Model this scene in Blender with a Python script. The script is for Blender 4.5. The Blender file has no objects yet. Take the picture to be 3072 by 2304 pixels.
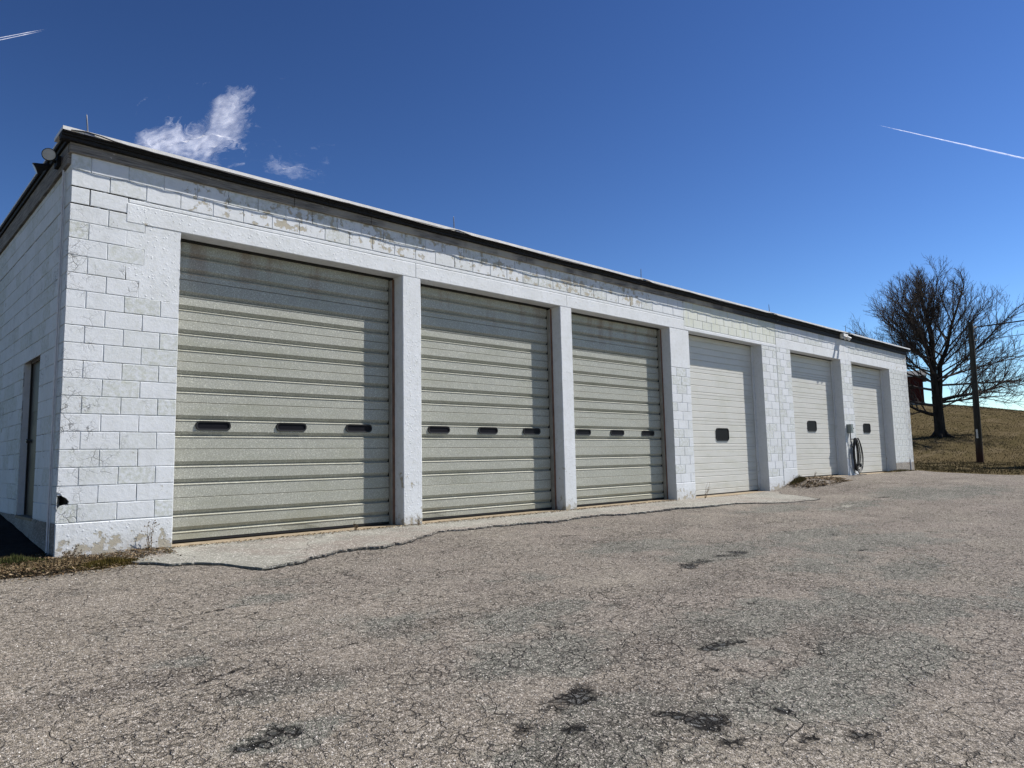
import bpy, math, random
import numpy as np
from mathutils import Vector, Matrix
random.seed(7)
RNG = np.random.default_rng(7)
S = bpy.context.scene
COL = S.collection

# ---------------------------------------------------------------- camera
CAM = dict(f=2145.37, x=-1.825, y=-9.271, z=0.966, yaw=0.75953, pitch=0.105607, roll=-0.0209294)
cy_, sy_ = math.cos(CAM['yaw']), math.sin(CAM['yaw'])
cp_, sp_ = math.cos(CAM['pitch']), math.sin(CAM['pitch'])
FWD = Vector((sy_ * cp_, cy_ * cp_, sp_))
R0 = Vector((cy_, -sy_, 0))
U0 = R0.cross(FWD)
RT = R0 * math.cos(CAM['roll']) + U0 * math.sin(CAM['roll'])
UP = -R0 * math.sin(CAM['roll']) + U0 * math.cos(CAM['roll'])
CP = Vector((CAM['x'], CAM['y'], CAM['z']))
cd = bpy.data.cameras.new('camera')
cd.sensor_width = 36; cd.lens = 36 * CAM['f'] / 3072
cd.clip_start = 0.05; cd.clip_end = 60000
cam = bpy.data.objects.new('camera', cd); COL.objects.link(cam)
cam.matrix_world = Matrix(((RT.x, UP.x, -FWD.x, CP.x), (RT.y, UP.y, -FWD.y, CP.y), (RT.z, UP.z, -FWD.z, CP.z), (0, 0, 0, 1)))
S.camera = cam

# ---------------------------------------------------------------- sky, sun, exposure
SUN = Vector((0.535, -0.30, 0.746)).normalized()
W = bpy.data.worlds.new('World'); S.world = W; W.use_nodes = True
wt = W.node_tree; bg = wt.nodes['Background']
sky = wt.nodes.new('ShaderNodeTexSky'); sky.sky_type = 'NISHITA'; sky.sun_disc = False
sky.sun_elevation = math.asin(SUN.z); sky.sun_rotation = math.atan2(SUN.x, SUN.y)
sky.altitude = 300; sky.air_density = 1.0; sky.dust_density = 0.0; sky.ozone_density = 2.6
gm = wt.nodes.new('ShaderNodeGamma'); gm.inputs['Gamma'].default_value = 1.68     # deep clear-day blue
tn = wt.nodes.new('ShaderNodeMix'); tn.data_type = 'RGBA'; tn.blend_type = 'MULTIPLY'; tn.inputs[0].default_value = 1; tn.inputs[7].default_value = (.425, .435, .455, 1)
wt.links.new(sky.outputs[0], gm.inputs['Color']); wt.links.new(gm.outputs[0], tn.inputs[6]); wt.links.new(tn.outputs[2], bg.inputs[0])
bg.inputs[1].default_value = 0.05
sl = bpy.data.lights.new('sun', 'SUN'); sl.energy = 5.0; sl.angle = math.radians(0.5); sl.color = (1.0, 0.95, 0.885)
so = bpy.data.objects.new('sun', sl); COL.objects.link(so)
so.rotation_euler = (-SUN).to_track_quat('-Z', 'Y').to_euler(); so.location = (10, -20, 40)
S.view_settings.view_transform = 'Standard'; S.view_settings.look = 'None'
S.view_settings.exposure = 0.62; S.view_settings.gamma = 1.0; S.view_settings.use_curve_mapping = False

# ---------------------------------------------------------------- helpers
def tag(o, label=None, cat=None, group=None, kind=None):
    for k, v in (('label', label), ('category', cat), ('group', group), ('kind', kind)):
        if v: o[k] = v
    return o
def empty(name, loc=(0, 0, 0), parent=None):
    o = bpy.data.objects.new(name, None); COL.objects.link(o); o.location = loc
    if parent: o.parent = parent
    return o
def link(name, me, parent=None, loc=None):
    o = bpy.data.objects.new(name, me); COL.objects.link(o)
    if parent: o.parent = parent
    if loc is not None: o.location = loc
    return o
class MB:
    def __init__(s): s.v = []; s.f = []; s.m = []; s.sm = []
    def add(s, vs, fs, mi=0, sm=False):
        b = len(s.v); s.v += [tuple(p) for p in vs]
        for f in fs: s.f.append(tuple(b + i for i in f)); s.m.append(mi); s.sm.append(sm)
    def box(s, x0, x1, y0, y1, z0, z1, mi=0, M=None):
        vs = [Vector(p) for p in ((x0,y0,z0),(x1,y0,z0),(x1,y1,z0),(x0,y1,z0),(x0,y0,z1),(x1,y0,z1),(x1,y1,z1),(x0,y1,z1))]
        if M: vs = [M @ p for p in vs]
        s.add(vs, [(0,3,2,1),(4,5,6,7),(0,1,5,4),(1,2,6,5),(2,3,7,6),(3,0,4,7)], mi)
    def bbox(s, x0, x1, y0, y1, z0, z1, b=0.01, mi=0):
        # box bevelled on its front (-y) face
        vs = [(x0,y1,z0),(x1,y1,z0),(x1,y1,z1),(x0,y1,z1),(x0,y0+b,z0),(x1,y0+b,z0),(x1,y0+b,z1),(x0,y0+b,z1),
              (x0+b,y0,z0+b),(x1-b,y0,z0+b),(x1-b,y0,z1-b),(x0+b,y0,z1-b)]
        s.add(vs, [(0,3,2,1),(0,1,5,4),(1,2,6,5),(2,3,7,6),(3,0,4,7),(4,5,9,8),(5,6,10,9),(6,7,11,10),(7,4,8,11),(8,9,10,11)], mi)
    def tube(s, pts, rads, n=8, mi=0, cap=True, sm=True):
        pts = [Vector(p) for p in pts]
        if not hasattr(rads, '__len__'): rads = [rads] * len(pts)
        vs = []; prev = None
        for i, p in enumerate(pts):
            t = (pts[min(i+1, len(pts)-1)] - pts[max(i-1, 0)]).normalized()
            if prev is None:
                a = Vector((0, 0, 1)) if abs(t.z) < .9 else Vector((1, 0, 0))
                u = t.cross(a).normalized()
            else:
                u = (prev - t * prev.dot(t))
                u = u.normalized() if u.length > 1e-6 else t.orthogonal().normalized()
            prev = u; w = t.cross(u)
            for k in range(n):
                a = 2 * math.pi * k / n
                vs.append(p + (u * math.cos(a) + w * math.sin(a)) * rads[i])
        fs = []
        for i in range(len(pts) - 1):
            for k in range(n):
                a = i*n+k; b = i*n+(k+1) % n
                fs.append((a, b, b+n, a+n))
        s.add(vs, fs, mi, sm)
        if cap: s.add(vs[:n][::-1], [tuple(range(n))], mi); s.add(vs[-n:], [tuple(range(n))], mi)
    def prism(s, poly, y0, y1, mi=0, b=0.0):
        # polygon in x,z extruded along y, counter-clockwise seen from -y
        n = len(poly)
        vs = [(x, y0, z) for x, z in poly] + [(x, y1, z) for x, z in poly]
        s.add(vs, [tuple(range(n))] + [(i, i+n, (i+1) % n+n, (i+1) % n) for i in range(n)] + [tuple(range(2*n-1, n-1, -1))], mi)
    def mesh(s, name, mats):
        me = bpy.data.meshes.new(name); me.from_pydata([tuple(v) for v in s.v], [], s.f)
        for m in (mats if isinstance(mats, (list, tuple)) else [mats]): me.materials.append(m)
        me.polygons.foreach_set('material_index', s.m); me.polygons.foreach_set('use_smooth', s.sm)
        me.validate(clean_customdata=False); me.update(); return me
    def build(s, name, mats, parent=None, loc=None): return link(name, s.mesh(name, mats), parent, loc)
def np_mesh(name, V, F, mats, mi=None, smooth=False, attrs=None):
    V = np.asarray(V, np.float32); F = np.asarray(F, np.int32); k = F.shape[1]
    me = bpy.data.meshes.new(name)
    me.vertices.add(len(V)); me.vertices.foreach_set('co', V.ravel())
    me.loops.add(F.size); me.loops.foreach_set('vertex_index', F.ravel())
    me.polygons.add(len(F)); me.polygons.foreach_set('loop_start', np.arange(0, F.size, k, dtype=np.int32))
    try: me.polygons.foreach_set('loop_total', np.full(len(F), k, np.int32))
    except Exception: pass
    me.polygons.foreach_set('use_smooth', np.full(len(F), smooth))
    for m in (mats if isinstance(mats, (list, tuple)) else [mats]): me.materials.append(m)
    if mi is not None: me.polygons.foreach_set('material_index', np.asarray(mi, np.int32))
    me.update(calc_edges=True)
    for an, ar in (attrs or {}).items():
        a = me.color_attributes.new(an, 'FLOAT_COLOR', 'POINT')
        a.data.foreach_set('color', np.asarray(ar, np.float32).ravel())
    return me
_T = np.random.default_rng(3).random((8, 512, 512)).astype(np.float32)
def vnoise(x, y, seed=0):
    xi = np.floor(x).astype(np.int64); yi = np.floor(y).astype(np.int64)
    fx = x - xi; fy = y - yi; fx = fx*fx*(3-2*fx); fy = fy*fy*(3-2*fy)
    T = _T[seed % 8]; X0 = xi & 511; X1 = (xi+1) & 511; Y0 = yi & 511; Y1 = (yi+1) & 511
    return (T[X0, Y0]*(1-fx)+T[X1, Y0]*fx)*(1-fy)+(T[X0, Y1]*(1-fx)+T[X1, Y1]*fx)*fy
def fbm(x, y, sc=1., oc=4, seed=0):
    x = np.asarray(x, float); y = np.asarray(y, float)
    r = 0; a = .5; t = 0
    for i in range(oc):
        r = r + a*vnoise(x*sc+17.3*i+seed*31.7, y*sc-9.1*i+seed*11.3, seed+i); t += a; a *= .5; sc *= 2.03
    return r/t
def sst(a, b, x):
    t = np.clip((np.asarray(x, float)-a)/(b-a), 0, 1); return t*t*(3-2*t)

# node helper
class NT:
    def __init__(s, name):
        s.mat = bpy.data.materials.new(name); s.mat.use_nodes = True
        s.t = s.mat.node_tree; s.P = s.t.nodes['Principled BSDF']; s.out = s.t.nodes['Material Output']
        g = s.n('ShaderNodeNewGeometry'); s.pos = g.outputs['Position']; s.g = g
    def n(s, ty, **kw):
        nd = s.t.nodes.new(ty)
        for k, v in kw.items(): setattr(nd, k, v)
        return nd
    def L(s, a, b):
        if hasattr(a, 'is_output') or isinstance(a, bpy.types.NodeSocket): s.t.links.new(a, b)
        else:
            if hasattr(b.default_value, '__len__') and not hasattr(a, '__len__'): a = (a,)*len(b.default_value)
            if hasattr(a, '__len__') and len(a) == 3 and len(b.default_value) == 4: a = (*a, 1)
            b.default_value = a
    def m(s, op, a, b=0., c=None, clamp=False):
        nd = s.n('ShaderNodeMath', operation=op, use_clamp=clamp); s.L(a, nd.inputs[0]); s.L(b, nd.inputs[1])
        if c is not None: s.L(c, nd.inputs[2])
        return nd.outputs[0]
    def noise(s, sc, de=4, ro=.55, di=0., vec=None, color=False):
        nd = s.n('ShaderNodeTexNoise'); s.L(vec or s.pos, nd.inputs['Vector'])
        nd.inputs['Scale'].default_value = sc; nd.inputs['Detail'].default_value = de
        nd.inputs['Roughness'].default_value = ro; nd.inputs['Distortion'].default_value = di
        return nd.outputs['Color' if color else 'Fac']
    def vor(s, sc, feat='F1', vec=None, out='Distance', rnd=1.):
        nd = s.n('ShaderNodeTexVoronoi', feature=feat); s.L(vec or s.pos, nd.inputs['Vector'])
        nd.inputs['Scale'].default_value = sc; nd.inputs['Randomness'].default_value = rnd
        return nd.outputs[out]
    def sep(s, v):
        nd = s.n('ShaderNodeSeparateXYZ'); s.L(v, nd.inputs[0]); return nd.outputs
    def comb(s, x, y, z):
        nd = s.n('ShaderNodeCombineXYZ'); s.L(x, nd.inputs[0]); s.L(y, nd.inputs[1]); s.L(z, nd.inputs[2]); return nd.outputs[0]
    def map(s, v, sc=(1, 1, 1), loc=(0, 0, 0)):
        nd = s.n('ShaderNodeMapping'); s.L(v, nd.inputs[0]); nd.inputs['Scale'].default_value = sc; nd.inputs['Location'].default_value = loc; return nd.outputs[0]
    def rng(s, v, a, b, c=0., d=1., sm=False):
        nd = s.n('ShaderNodeMapRange'); nd.clamp = True
        if sm: nd.interpolation_type = 'SMOOTHSTEP'
        s.L(v, nd.inputs[0])
        for i, q in enumerate((a, b, c, d)): nd.inputs[i+1].default_value = q
        return nd.outputs[0]
    def mix(s, f, a, b, bt='MIX'):
        nd = s.n('ShaderNodeMix', data_type='RGBA', blend_type=bt)
        s.L(f, nd.inputs[0]); s.L(a, nd.inputs[6]); s.L(b, nd.inputs[7]); return nd.outputs[2]
    def warp(s, amt, sc, vec=None):
        c = s.noise(sc, 3, color=True, vec=vec)
        v = s.n('ShaderNodeVectorMath', operation='SUBTRACT'); s.L(c, v.inputs[0]); v.inputs[1].default_value = (.5,)*3
        w = s.n('ShaderNodeVectorMath', operation='SCALE'); s.L(v.outputs[0], w.inputs[0]); w.inputs['Scale'].default_value = amt
        a = s.n('ShaderNodeVectorMath', operation='ADD'); s.L(vec or s.pos, a.inputs[0]); s.L(w.outputs[0], a.inputs[1]); return a.outputs[0]
    def bump(s, h, dist=.003, st=1., nrm=None):
        b = s.n('ShaderNodeBump'); b.inputs['Strength'].default_value = st; b.inputs['Distance'].default_value = dist
        s.L(h, b.inputs['Height'])
        if nrm: s.L(nrm, b.inputs['Normal'])
        return b.outputs[0]
    def fin(s, col, rough=.8, nrm=None, metal=0., spec=.3):
        s.L(col, s.P.inputs['Base Color']); s.L(rough, s.P.inputs['Roughness']); s.L(metal, s.P.inputs['Metallic'])
        s.L(spec, s.P.inputs['Specular IOR Level'])
        if nrm is not None: s.L(nrm, s.P.inputs['Normal'])
        return s.mat
def plain(name, c, r=.7, metal=0., spec=.3, var=.15, vs=8., bs=0.):
    t = NT(name); a = t.noise(vs, 5, .6)
    col = t.mix(t.rng(a, .3, .7), tuple(q*(1-var) for q in c), tuple(min(1, q*(1+var)) for q in c))
    nr = t.bump(t.noise(vs*6, 3), bs, 1.) if bs else None
    return t.fin(col, r, nr, metal, spec)

# ---------------------------------------------------------------- materials
ZB = .37; CH = .2032; BL = .4064
def cz(k): return ZB+(21-k)*CH
def mat_paint(name, kind):
    t = NT(name); x, y, z = t.sep(t.pos)
    white = {'block': (.605, .63, .655), 'plaster': (.615, .64, .66), 'core': (.585, .605, .625)}[kind]
    g1 = t.noise(2.2, 5, .6); g2 = t.noise(14, 4, .6)
    col = t.mix(t.rng(g1, .40, .70, 0, .55), white, (.50, .52, .52))
    col = t.mix(t.rng(g2, .50, .72, 0, .45), col, (.44, .46, .43))
    # vertical rain streaks
    st = t.noise(1., 4, .6, vec=t.map(t.pos, (9, 9, .55)))
    col = t.mix(t.rng(st, .56, .75, 0, .30), col, (.45, .46, .46))
    if kind == 'block':
        oi = t.n('ShaderNodeObjectInfo')
        col = t.mix(t.rng(oi.outputs['Random'], 0, 1, 0, .22), col, (.52, .56, .58))
        wr = t.m('MULTIPLY', t.rng(oi.outputs['Random'], .58, .80), t.rng(t.noise(16, 5, .75), .42, .60))
        col = t.mix(t.m('MULTIPLY', wr, .75), col, (.40, .42, .36))
        # greenish weathered courses above the fourth door, tired paint on the far bay
        fe = t.m('MULTIPLY', t.rng(x, 26.9, 27.6), t.rng(t.noise(6, 4, .7), .44, .60)); col = t.mix(t.m('MULTIPLY', fe, .8), col, (.27, .27, .28))
        a = t.m('MULTIPLY', t.rng(x, 12.55, 12.75), t.rng(x, 17.3, 17.1)); a = t.m('MULTIPLY', a, t.rng(z, 4.0, 4.05))
        col = t.mix(t.m('MULTIPLY', a, t.rng(st, .35, .65, .35, .9)), col, (.55, .57, .47))
    if kind != 'core':
        # peeled patches
        big = t.noise(.9, 3, .5, vec=t.map(t.pos, (1, 1, 1.6), (3.1, 0, 1.7)))
        w = t.warp(.05, 30)
        pn = t.noise(7.5, 6, .62, vec=w)
        top = t.m('MULTIPLY', t.rng(z, 4.2, 4.26), t.m('MULTIPLY', t.rng(x, .9, 1.4), t.rng(x, 12.3, 10.5)))
        base = t.rng(z, .42, .0)
        thr = t.m('SUBTRACT', .735, t.m('MULTIPLY', t.rng(big, .45, .72), .12))
        thr = t.m('SUBTRACT', thr, t.m('MULTIPLY', top, .155)) if kind == 'block' else thr
        thr = t.m('SUBTRACT', thr, t.m('MULTIPLY', base, .215))
        if kind == 'plaster': thr = t.m('SUBTRACT', thr, t.m('MULTIPLY', t.rng(t.m('ABSOLUTE', t.m('SUBTRACT', z, .68)), .30, .05), t.m('MULTIPLY', t.rng(x, 4., 4.5), .10)))
        far = t.m('MULTIPLY', t.rng(x, 25.8, 26.2), .06); thr = t.m('SUBTRACT', thr, far)
        e = t.m('SUBTRACT', pn, thr); peel = t.rng(e, .0, .012)
        under = t.mix(t.noise(5, 4), (.30, .285, .22), (.44, .40, .33))
        col = t.mix(peel, col, under)
        rim = t.m('MULTIPLY', t.rng(e, -.02, -.002), t.rng(e, .004, -.001))
        col = t.mix(t.m('MULTIPLY', rim, .55), col, (.2, .2, .18))
        # hairline webs, thick near the corner of the building
        wv = t.warp(.07, 9)
        ve = t.vor(6.5, 'DISTANCE_TO_EDGE', wv); ve2 = t.vor(23., 'DISTANCE_TO_EDGE', t.warp(.05, 15))
        cm = t.noise(1.7, 3, .5, vec=t.map(t.pos, (1, 1, 1), (5, 2, 9)))
        corner = t.m('MULTIPLY', t.rng(x, .40, .10), t.rng(y, .25, .05))
        k = t.m('ADD', t.rng(cm, .56, .66), t.m('MULTIPLY', corner, t.rng(cm, .25, .42)), clamp=True)
        k = t.m('MULTIPLY', k, t.rng(z, 4.2, 3.6))
        k = t.m('MULTIPLY', k, t.rng(x, 2.2, .9) if kind == 'block' else 0.)
        lines = t.m('MAXIMUM', t.rng(ve, .028, .010), t.m('MULTIPLY', t.rng(ve2, .05, .02), .6))
        gate = t.rng(t.noise(6, 2), .42, .56)
        crack = t.m('MULTIPLY', t.m('MULTIPLY', lines, k), gate)
        col = t.mix(t.m('MULTIPLY', crack, .70), col, (.09, .09, .085))
        # small chips
        ch = t.vor(26, 'F1', t.warp(.03, 40)); cg = t.noise(3.3, 2)
        chip = t.m('MULTIPLY', t.rng(ch, .20, .12), t.m('ADD', t.rng(cg, .58, .70), t.m('MULTIPLY', base, 1.6), clamp=True))
        col = t.mix(t.m('MULTIPLY', chip, .75), col, (.20, .19, .16))
        # soil splash low down
        col = t.mix(t.m('MULTIPLY', t.rng(z, .22, -.03), t.rng(g2, .35, .6, .15, .7)), col, (.34, .30, .24))
        h = t.m('ADD', t.m('MULTIPLY', t.noise(30, 6, .7), .8 if kind == 'block' else 1.), t.m('MULTIPLY', peel, -.35))
        h = t.m('ADD', h, t.m('MULTIPLY', crack, -.5))
        if kind == 'plaster': h = t.m('ADD', h, t.m('MULTIPLY', t.rng(t.vor(17), .0, .25, 1., 0.), .8))
        lump = t.noise(7, 3); h = t.m('ADD', h, t.m('MULTIPLY', lump, .6))
        nr = t.bump(h, .0045, 1.)
    else:
        dk = t.noise(1.6, 3, .6, vec=t.map(t.pos, (1, 1, 2.4)))
        fine = t.noise(9, 3)
        d = t.m('MULTIPLY', t.rng(dk, .50, .56), t.rng(fine, .42, .5))
        d = t.m('MULTIPLY', d, t.rng(x, 20, 6, .25, .9)); d = t.m('MULTIPLY', d, t.m('MAXIMUM', t.rng(y, .016, .013), t.rng(x, .016, .013)))
        col = t.mix(t.m('MULTIPLY', d, .93), col, (.03, .03, .03))
        op = t.m('MAXIMUM', t.rng(t.m('ABSOLUTE', t.m('SUBTRACT', z, cz(3))), .016, .012), t.m('MULTIPLY', t.rng(t.m('ABSOLUTE', t.m('SUBTRACT', z, cz(2))), .016, .012), t.rng(y, .05, .02)))
        op = t.m('MAXIMUM', op, t.m('MULTIPLY', t.m('MULTIPLY', t.rng(x, .215, .210), t.rng(x, .188, .193)), t.m('MULTIPLY', t.rng(z, 4.02, 4.03), t.rng(z, 4.24, 4.23))))
        op = t.m('MULTIPLY', op, t.m('MULTIPLY', t.rng(x, .8, .7), t.rng(t.noise(5, 3), .38, .46)))
        col = t.mix(op, col, (.02, .02, .02))
        nr = t.bump(t.noise(40, 3), .003, 1.)
    return t.fin(col, .75, nr, 0, .25)
M_BLOCK = mat_paint('painted_block', 'block'); M_PLASTER = mat_paint('painted_plaster', 'plaster'); M_CORE = mat_paint('painted_mortar', 'core')

def mat_door(name, c, grain, rust):
    t = NT(name); x, y, z = t.sep(t.pos)
    sp = t.vor(95, 'F1', out='Color'); s1, s2, s3 = t.sep(sp)
    gr = t.noise(60, 4, .75, vec=t.map(t.pos, (1, 1, 1.7))); big = t.noise(1.3, 4, .6, vec=t.map(t.pos, (.8, 1, 1.6)))
    dirt = t.noise(1., 5, .65, vec=t.map(t.pos, (1.1, 1, 5)))
    col = t.mix(t.rng(gr, .35, .68), tuple(q*(1-grain) for q in c), tuple(min(.95, q*(1+grain)) for q in c))
    col = t.mix(t.m('MULTIPLY', t.rng(s1, .80, .98), grain*1.3), col, tuple(min(.98, q*2.0) for q in c))
    col = t.mix(t.rng(big, .45, .75, 0, .35), col, tuple(q*.78 for q in (c[0], c[1]*1.0, c[2]*.92)))
    col = t.mix(t.rng(dirt, .5, .75, 0, .35), col, tuple(q*.7 for q in (c[0]*.97, c[1], c[2]*.8)))
    if rust:
        r = t.m('MULTIPLY', t.rng(z, 3.2, 3.9), t.rng(t.noise(1., 4, .6, vec=t.map(t.pos, (3, 1, .8))), .5, .66))
        col = t.mix(t.m('MULTIPLY', r, .55), col, (.16, .08, .045))
    low = t.m('MULTIPLY', t.rng(z, .45, .0), t.rng(big, .35, .6))
    col = t.mix(t.m('MULTIPLY', low, .4), col, (.27, .25, .17))
    nr = t.bump(t.m('ADD', t.m('MULTIPLY', t.noise(45, 3, .6), .5), t.m('MULTIPLY', t.noise(2.4, 3), 3.)), .0022, 1.)
    return t.fin(col, t.rng(gr, .3, .7, .62, .42), nr, 0. if not rust else .12, .45)
M_GALV = mat_door('galvanised_steel', (.325, .328, .282), .40, True)
M_PDOOR = mat_door('cream_painted_steel', (.50, .50, .465), .06, False)
M_SEAL = plain('black_rubber', (.012, .012, .013), .5)
M_GLASS = plain('dark_window_glass', (.012, .012, .015), .3, 0, .03, .1)
M_TRACK = plain('door_track_steel', (.26, .25, .22), .55, .3, .5, .25, 5)
M_RUST = plain('rusted_angle_iron', (.17, .10, .07), .8, 0, .2, .35, 6)
def mat_wood():
    t = NT('weathered_fascia_wood'); x, y, z = t.sep(t.pos)
    gr = t.noise(1., 6, .7, vec=t.map(t.pos, (2.5, 2.5, 60))); big = t.noise(1.2, 4)
    col = t.mix(t.rng(gr, .35, .65), (.070, .064, .057), (.27, .25, .225))
    col = t.mix(t.m('MULTIPLY', t.rng(big, .5, .62), t.rng(x, 2., 5.)), col, (.33, .305, .26))
    col = t.mix(t.rng(x, 13., 16.), col, (.035, .037, .04))
    fl = t.noise(16, 5, .65, vec=t.map(t.pos, (1, 1, 3)))
    col = t.mix(t.m('MULTIPLY', t.rng(fl, .66, .68), t.rng(t.noise(1.7), .5, .6)), col, (.62, .61, .58))
    return t.fin(col, .85, t.bump(gr, .003, 1.), 0, .2)
M_WOOD = mat_wood()
M_TAR = plain('black_roof_edge', (.013, .013, .014), .75, 0, .25, .5, 20, .002)
M_WHITE = plain('white_drip_metal', (.60, .595, .58), .5, 0, .4, .12, 9, .001)
M_ROOF = plain('roofing_felt', (.10, .10, .10), .9)
M_STEEL = plain('grey_steel', (.16, .16, .17), .45, .6, .5)
M_BLACK = plain('black_cable', (.010, .010, .011), .45, 0, .4)
M_DARK = plain('dark_cavity', (.02, .018, .016), .9)
M_LAMPW = plain('white_lamp_housing', (.66, .65, .62), .5)
M_LENS = plain('lamp_lens', (.42, .40, .36), .25, 0, .5)
M_BOX = plain('grey_electric_box', (.20, .23, .22), .5, .2)
M_SILL = plain('dusty_concrete_sill', (.25, .205, .145), .95, 0, .1, .3, 9, .004)
M_BROWNDOOR = plain('dark_brown_door', (.012, .011, .010), .5)
M_BLOCKP = plain('painted_pipe', (.55, .56, .58), .6)
M_STEM = plain('dead_stem', (.20, .145, .09), .9, 0, .1, .4, 30)

def mat_conc(name, a, b, pink=.0):
    t = NT(name); n1 = t.noise(1.1, 4, .6); n2 = t.noise(60, 3, .7); v = t.vor(75, 'F1', out='Color'); s1, s2, s3 = t.sep(v)
    col = t.mix(t.rng(n1, .35, .65), a, b)
    col = t.mix(t.rng(t.noise(.8, 5, .7, vec=t.map(t.pos, (1, 1, 1), (8, 3, 0))), .46, .60, 0, .75), col, (.19, .16, .138))
    col = t.mix(t.rng(t.noise(3.5, 5, .7), .5, .68, 0, .5), col, (.13, .125, .11))
    col = t.mix(t.rng(s1, .0, 1., 0, .55), col, t.mix(.5, col, (.12, .12, .11)))
    col = t.mix(t.rng(s2, .82, .9, 0, .5), col, (.62, .60, .56))
    e = t.vor(1.4, 'DISTANCE_TO_EDGE', t.warp(.35, 2.2)); cr = t.m('MULTIPLY', t.rng(e, .012, .005), t.rng(n1, .5, .6))
    col = t.mix(t.m('MULTIPLY', cr, .7), col, (.05, .05, .045))
    h = t.m('SUBTRACT', t.m('ADD', n2, t.m('MULTIPLY', s3, .6)), cr)
    return t.fin(col, .9, t.bump(h, .004, 1.), 0, .15)
M_APRON = mat_conc('worn_concrete_apron', (.165, .162, .140), (.265, .262, .228))
M_FOUND = mat_conc('bare_foundation_concrete', (.26, .24, .21), (.36, .33, .28))

def mat_asphalt():
    t = NT('chip_seal_asphalt'); x, y, z = t.sep(t.pos)
    at = t.n('ShaderNodeVertexColor', layer_name='wear'); r, g, b = t.sep(at.outputs[0]); sm = at.outputs[1]
    big = t.noise(.55, 5, .6); mid = t.noise(2.8, 5, .65)
    base = t.mix(t.rng(big, .35, .65), (.222, .190, .162), (.256, .228, .186))
    base = t.mix(t.rng(mid, .42, .72, 0, .35), base, (.125, .120, .105))
    smr = t.noise(1., 5, .65, vec=t.map(t.pos, (.9, 1.7, 1), (3, 3, 0))); base = t.mix(t.rng(smr, .52, .70, 0, .55), base, (.105, .088, .075))
    base = t.mix(t.m('MULTIPLY', t.rng(x, 2.5, -1.), .55), base, (.262, .230, .176))
    green = t.mix(t.noise(4), (.098, .108, .092), (.155, .164, .140))
    gm = t.m('ADD', g, t.m('MULTIPLY', t.m('SUBTRACT', t.noise(2.6, 6, .72), .5), 1.5), clamp=True)
    gm2 = t.rng(t.noise(1.9, 6, .68, vec=t.map(t.pos, (1, 1, 1), (4, 7, 0))), .585, .66, 0, .55)
    gm = t.m('MULTIPLY', t.rng(gm, .32, .6), t.rng(g, .02, .2))
    base = t.mix(t.m('MAXIMUM', t.m('MULTIPLY', gm, .85), t.m('MULTIPLY', gm2, t.rng(x, -2.5, 1.5, .1, 1))), base, green)
    base = t.mix(t.m('MULTIPLY', t.rng(t.m('ADD', b, t.m('MULTIPLY', t.m('SUBTRACT', t.noise(6, 5, .7), .5), 1.2)), .4, .8), t.m('MULTIPLY', b, 1.2, clamp=True)), base, (.40, .40, .34))
    base = t.mix(t.m('MULTIPLY', t.rng(t.m('ADD', sm, t.m('MULTIPLY', t.m('SUBTRACT', t.noise(3.3, 6, .72), .5), 1.3)), .25, .85), t.rng(sm, 0, .3, 0, .72)), base, (.075, .064, .052))
    # stones
    v1 = t.vor(112, 'F1', out='Color'); d1 = t.vor(112, 'F1'); a1, a2, a3 = t.sep(v1)
    v2 = t.vor(220, 'F1', out='Color'); b1, b2, b3 = t.sep(v2)
    col = t.mix(t.rng(a1, .0, .45, .75, 0), base, t.mix(.55, base, (.055, .05, .045)))
    col = t.mix(t.rng(a2, .70, .95, 0, .9), col, (.52, .48, .43))
    col = t.mix(t.rng(b1, .6, 1., 0, .4), col, (.36, .33, .30))
    col = t.mix(t.rng(b2, .75, 1., 0, .5), col, (.05, .047, .043))
    grit = t.noise(33, 4, .8)
    col = t.mix(t.rng(grit, .50, .62, 0, .75), col, (.045, .041, .037))
    # alligator cracks
    w = t.warp(.22, 3.2); w2 = t.warp(.08, 9)
    e1 = t.vor(1.9, 'DISTANCE_TO_EDGE', w); e2 = t.vor(6.5, 'DISTANCE_TO_EDGE', w2); e3 = t.vor(17, 'DISTANCE_TO_EDGE', t.warp(.03, 20))
    gate = t.rng(t.noise(1.3, 3, .6, vec=t.map(t.pos, (1, 1, 1), (1, 5, 0))), .42, .58); gate2 = t.rng(t.noise(.8, 3, .6, vec=t.map(t.pos, (1, 1, 1), (9, 1, 0))), .45, .6)
    gf = t.rng(t.noise(14, 3, .7), .38, .55)
    c1 = t.m('MULTIPLY', t.m('MULTIPLY', t.rng(e1, .011, .003), gate), t.rng(t.noise(9, 3, .7), .36, .5))
    c2 = t.m('MULTIPLY', t.m('MULTIPLY', t.rng(e2, .032, .010), gate2), gf); e4 = t.vor(11., 'DISTANCE_TO_EDGE', t.map(t.warp(.07, 12), (.75, 1.3, 1))); c4 = t.m('MULTIPLY', t.m('MULTIPLY', t.rng(e4, .085, .03), t.rng(t.noise(.9, 4, .65, vec=t.map(t.pos, (1, 1, 1), (2, 8, 0))), .38, .54)), t.rng(t.noise(11, 3, .7), .42, .56)); c2 = t.m('MAXIMUM', c2, t.m('MULTIPLY', c4, .8))
    c3 = t.m('MULTIPLY', t.rng(e3, .14, .05), t.rng(r, .25, .6))
    cr = t.m('MAXIMUM', t.m('MULTIPLY', t.m('MAXIMUM', c1, t.m('MULTIPLY', c2, .9)), .85), c3)
    # dark broken areas
    dk = t.m('ADD', r, t.m('MULTIPLY', t.m('SUBTRACT', t.noise(11, 7, .85, vec=t.map(t.pos, (.8, 1.25, 1))), .5), 3.2))
    dkm = t.m('MULTIPLY', t.rng(dk, .50, .85), t.rng(r, .03, .2))
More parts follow.
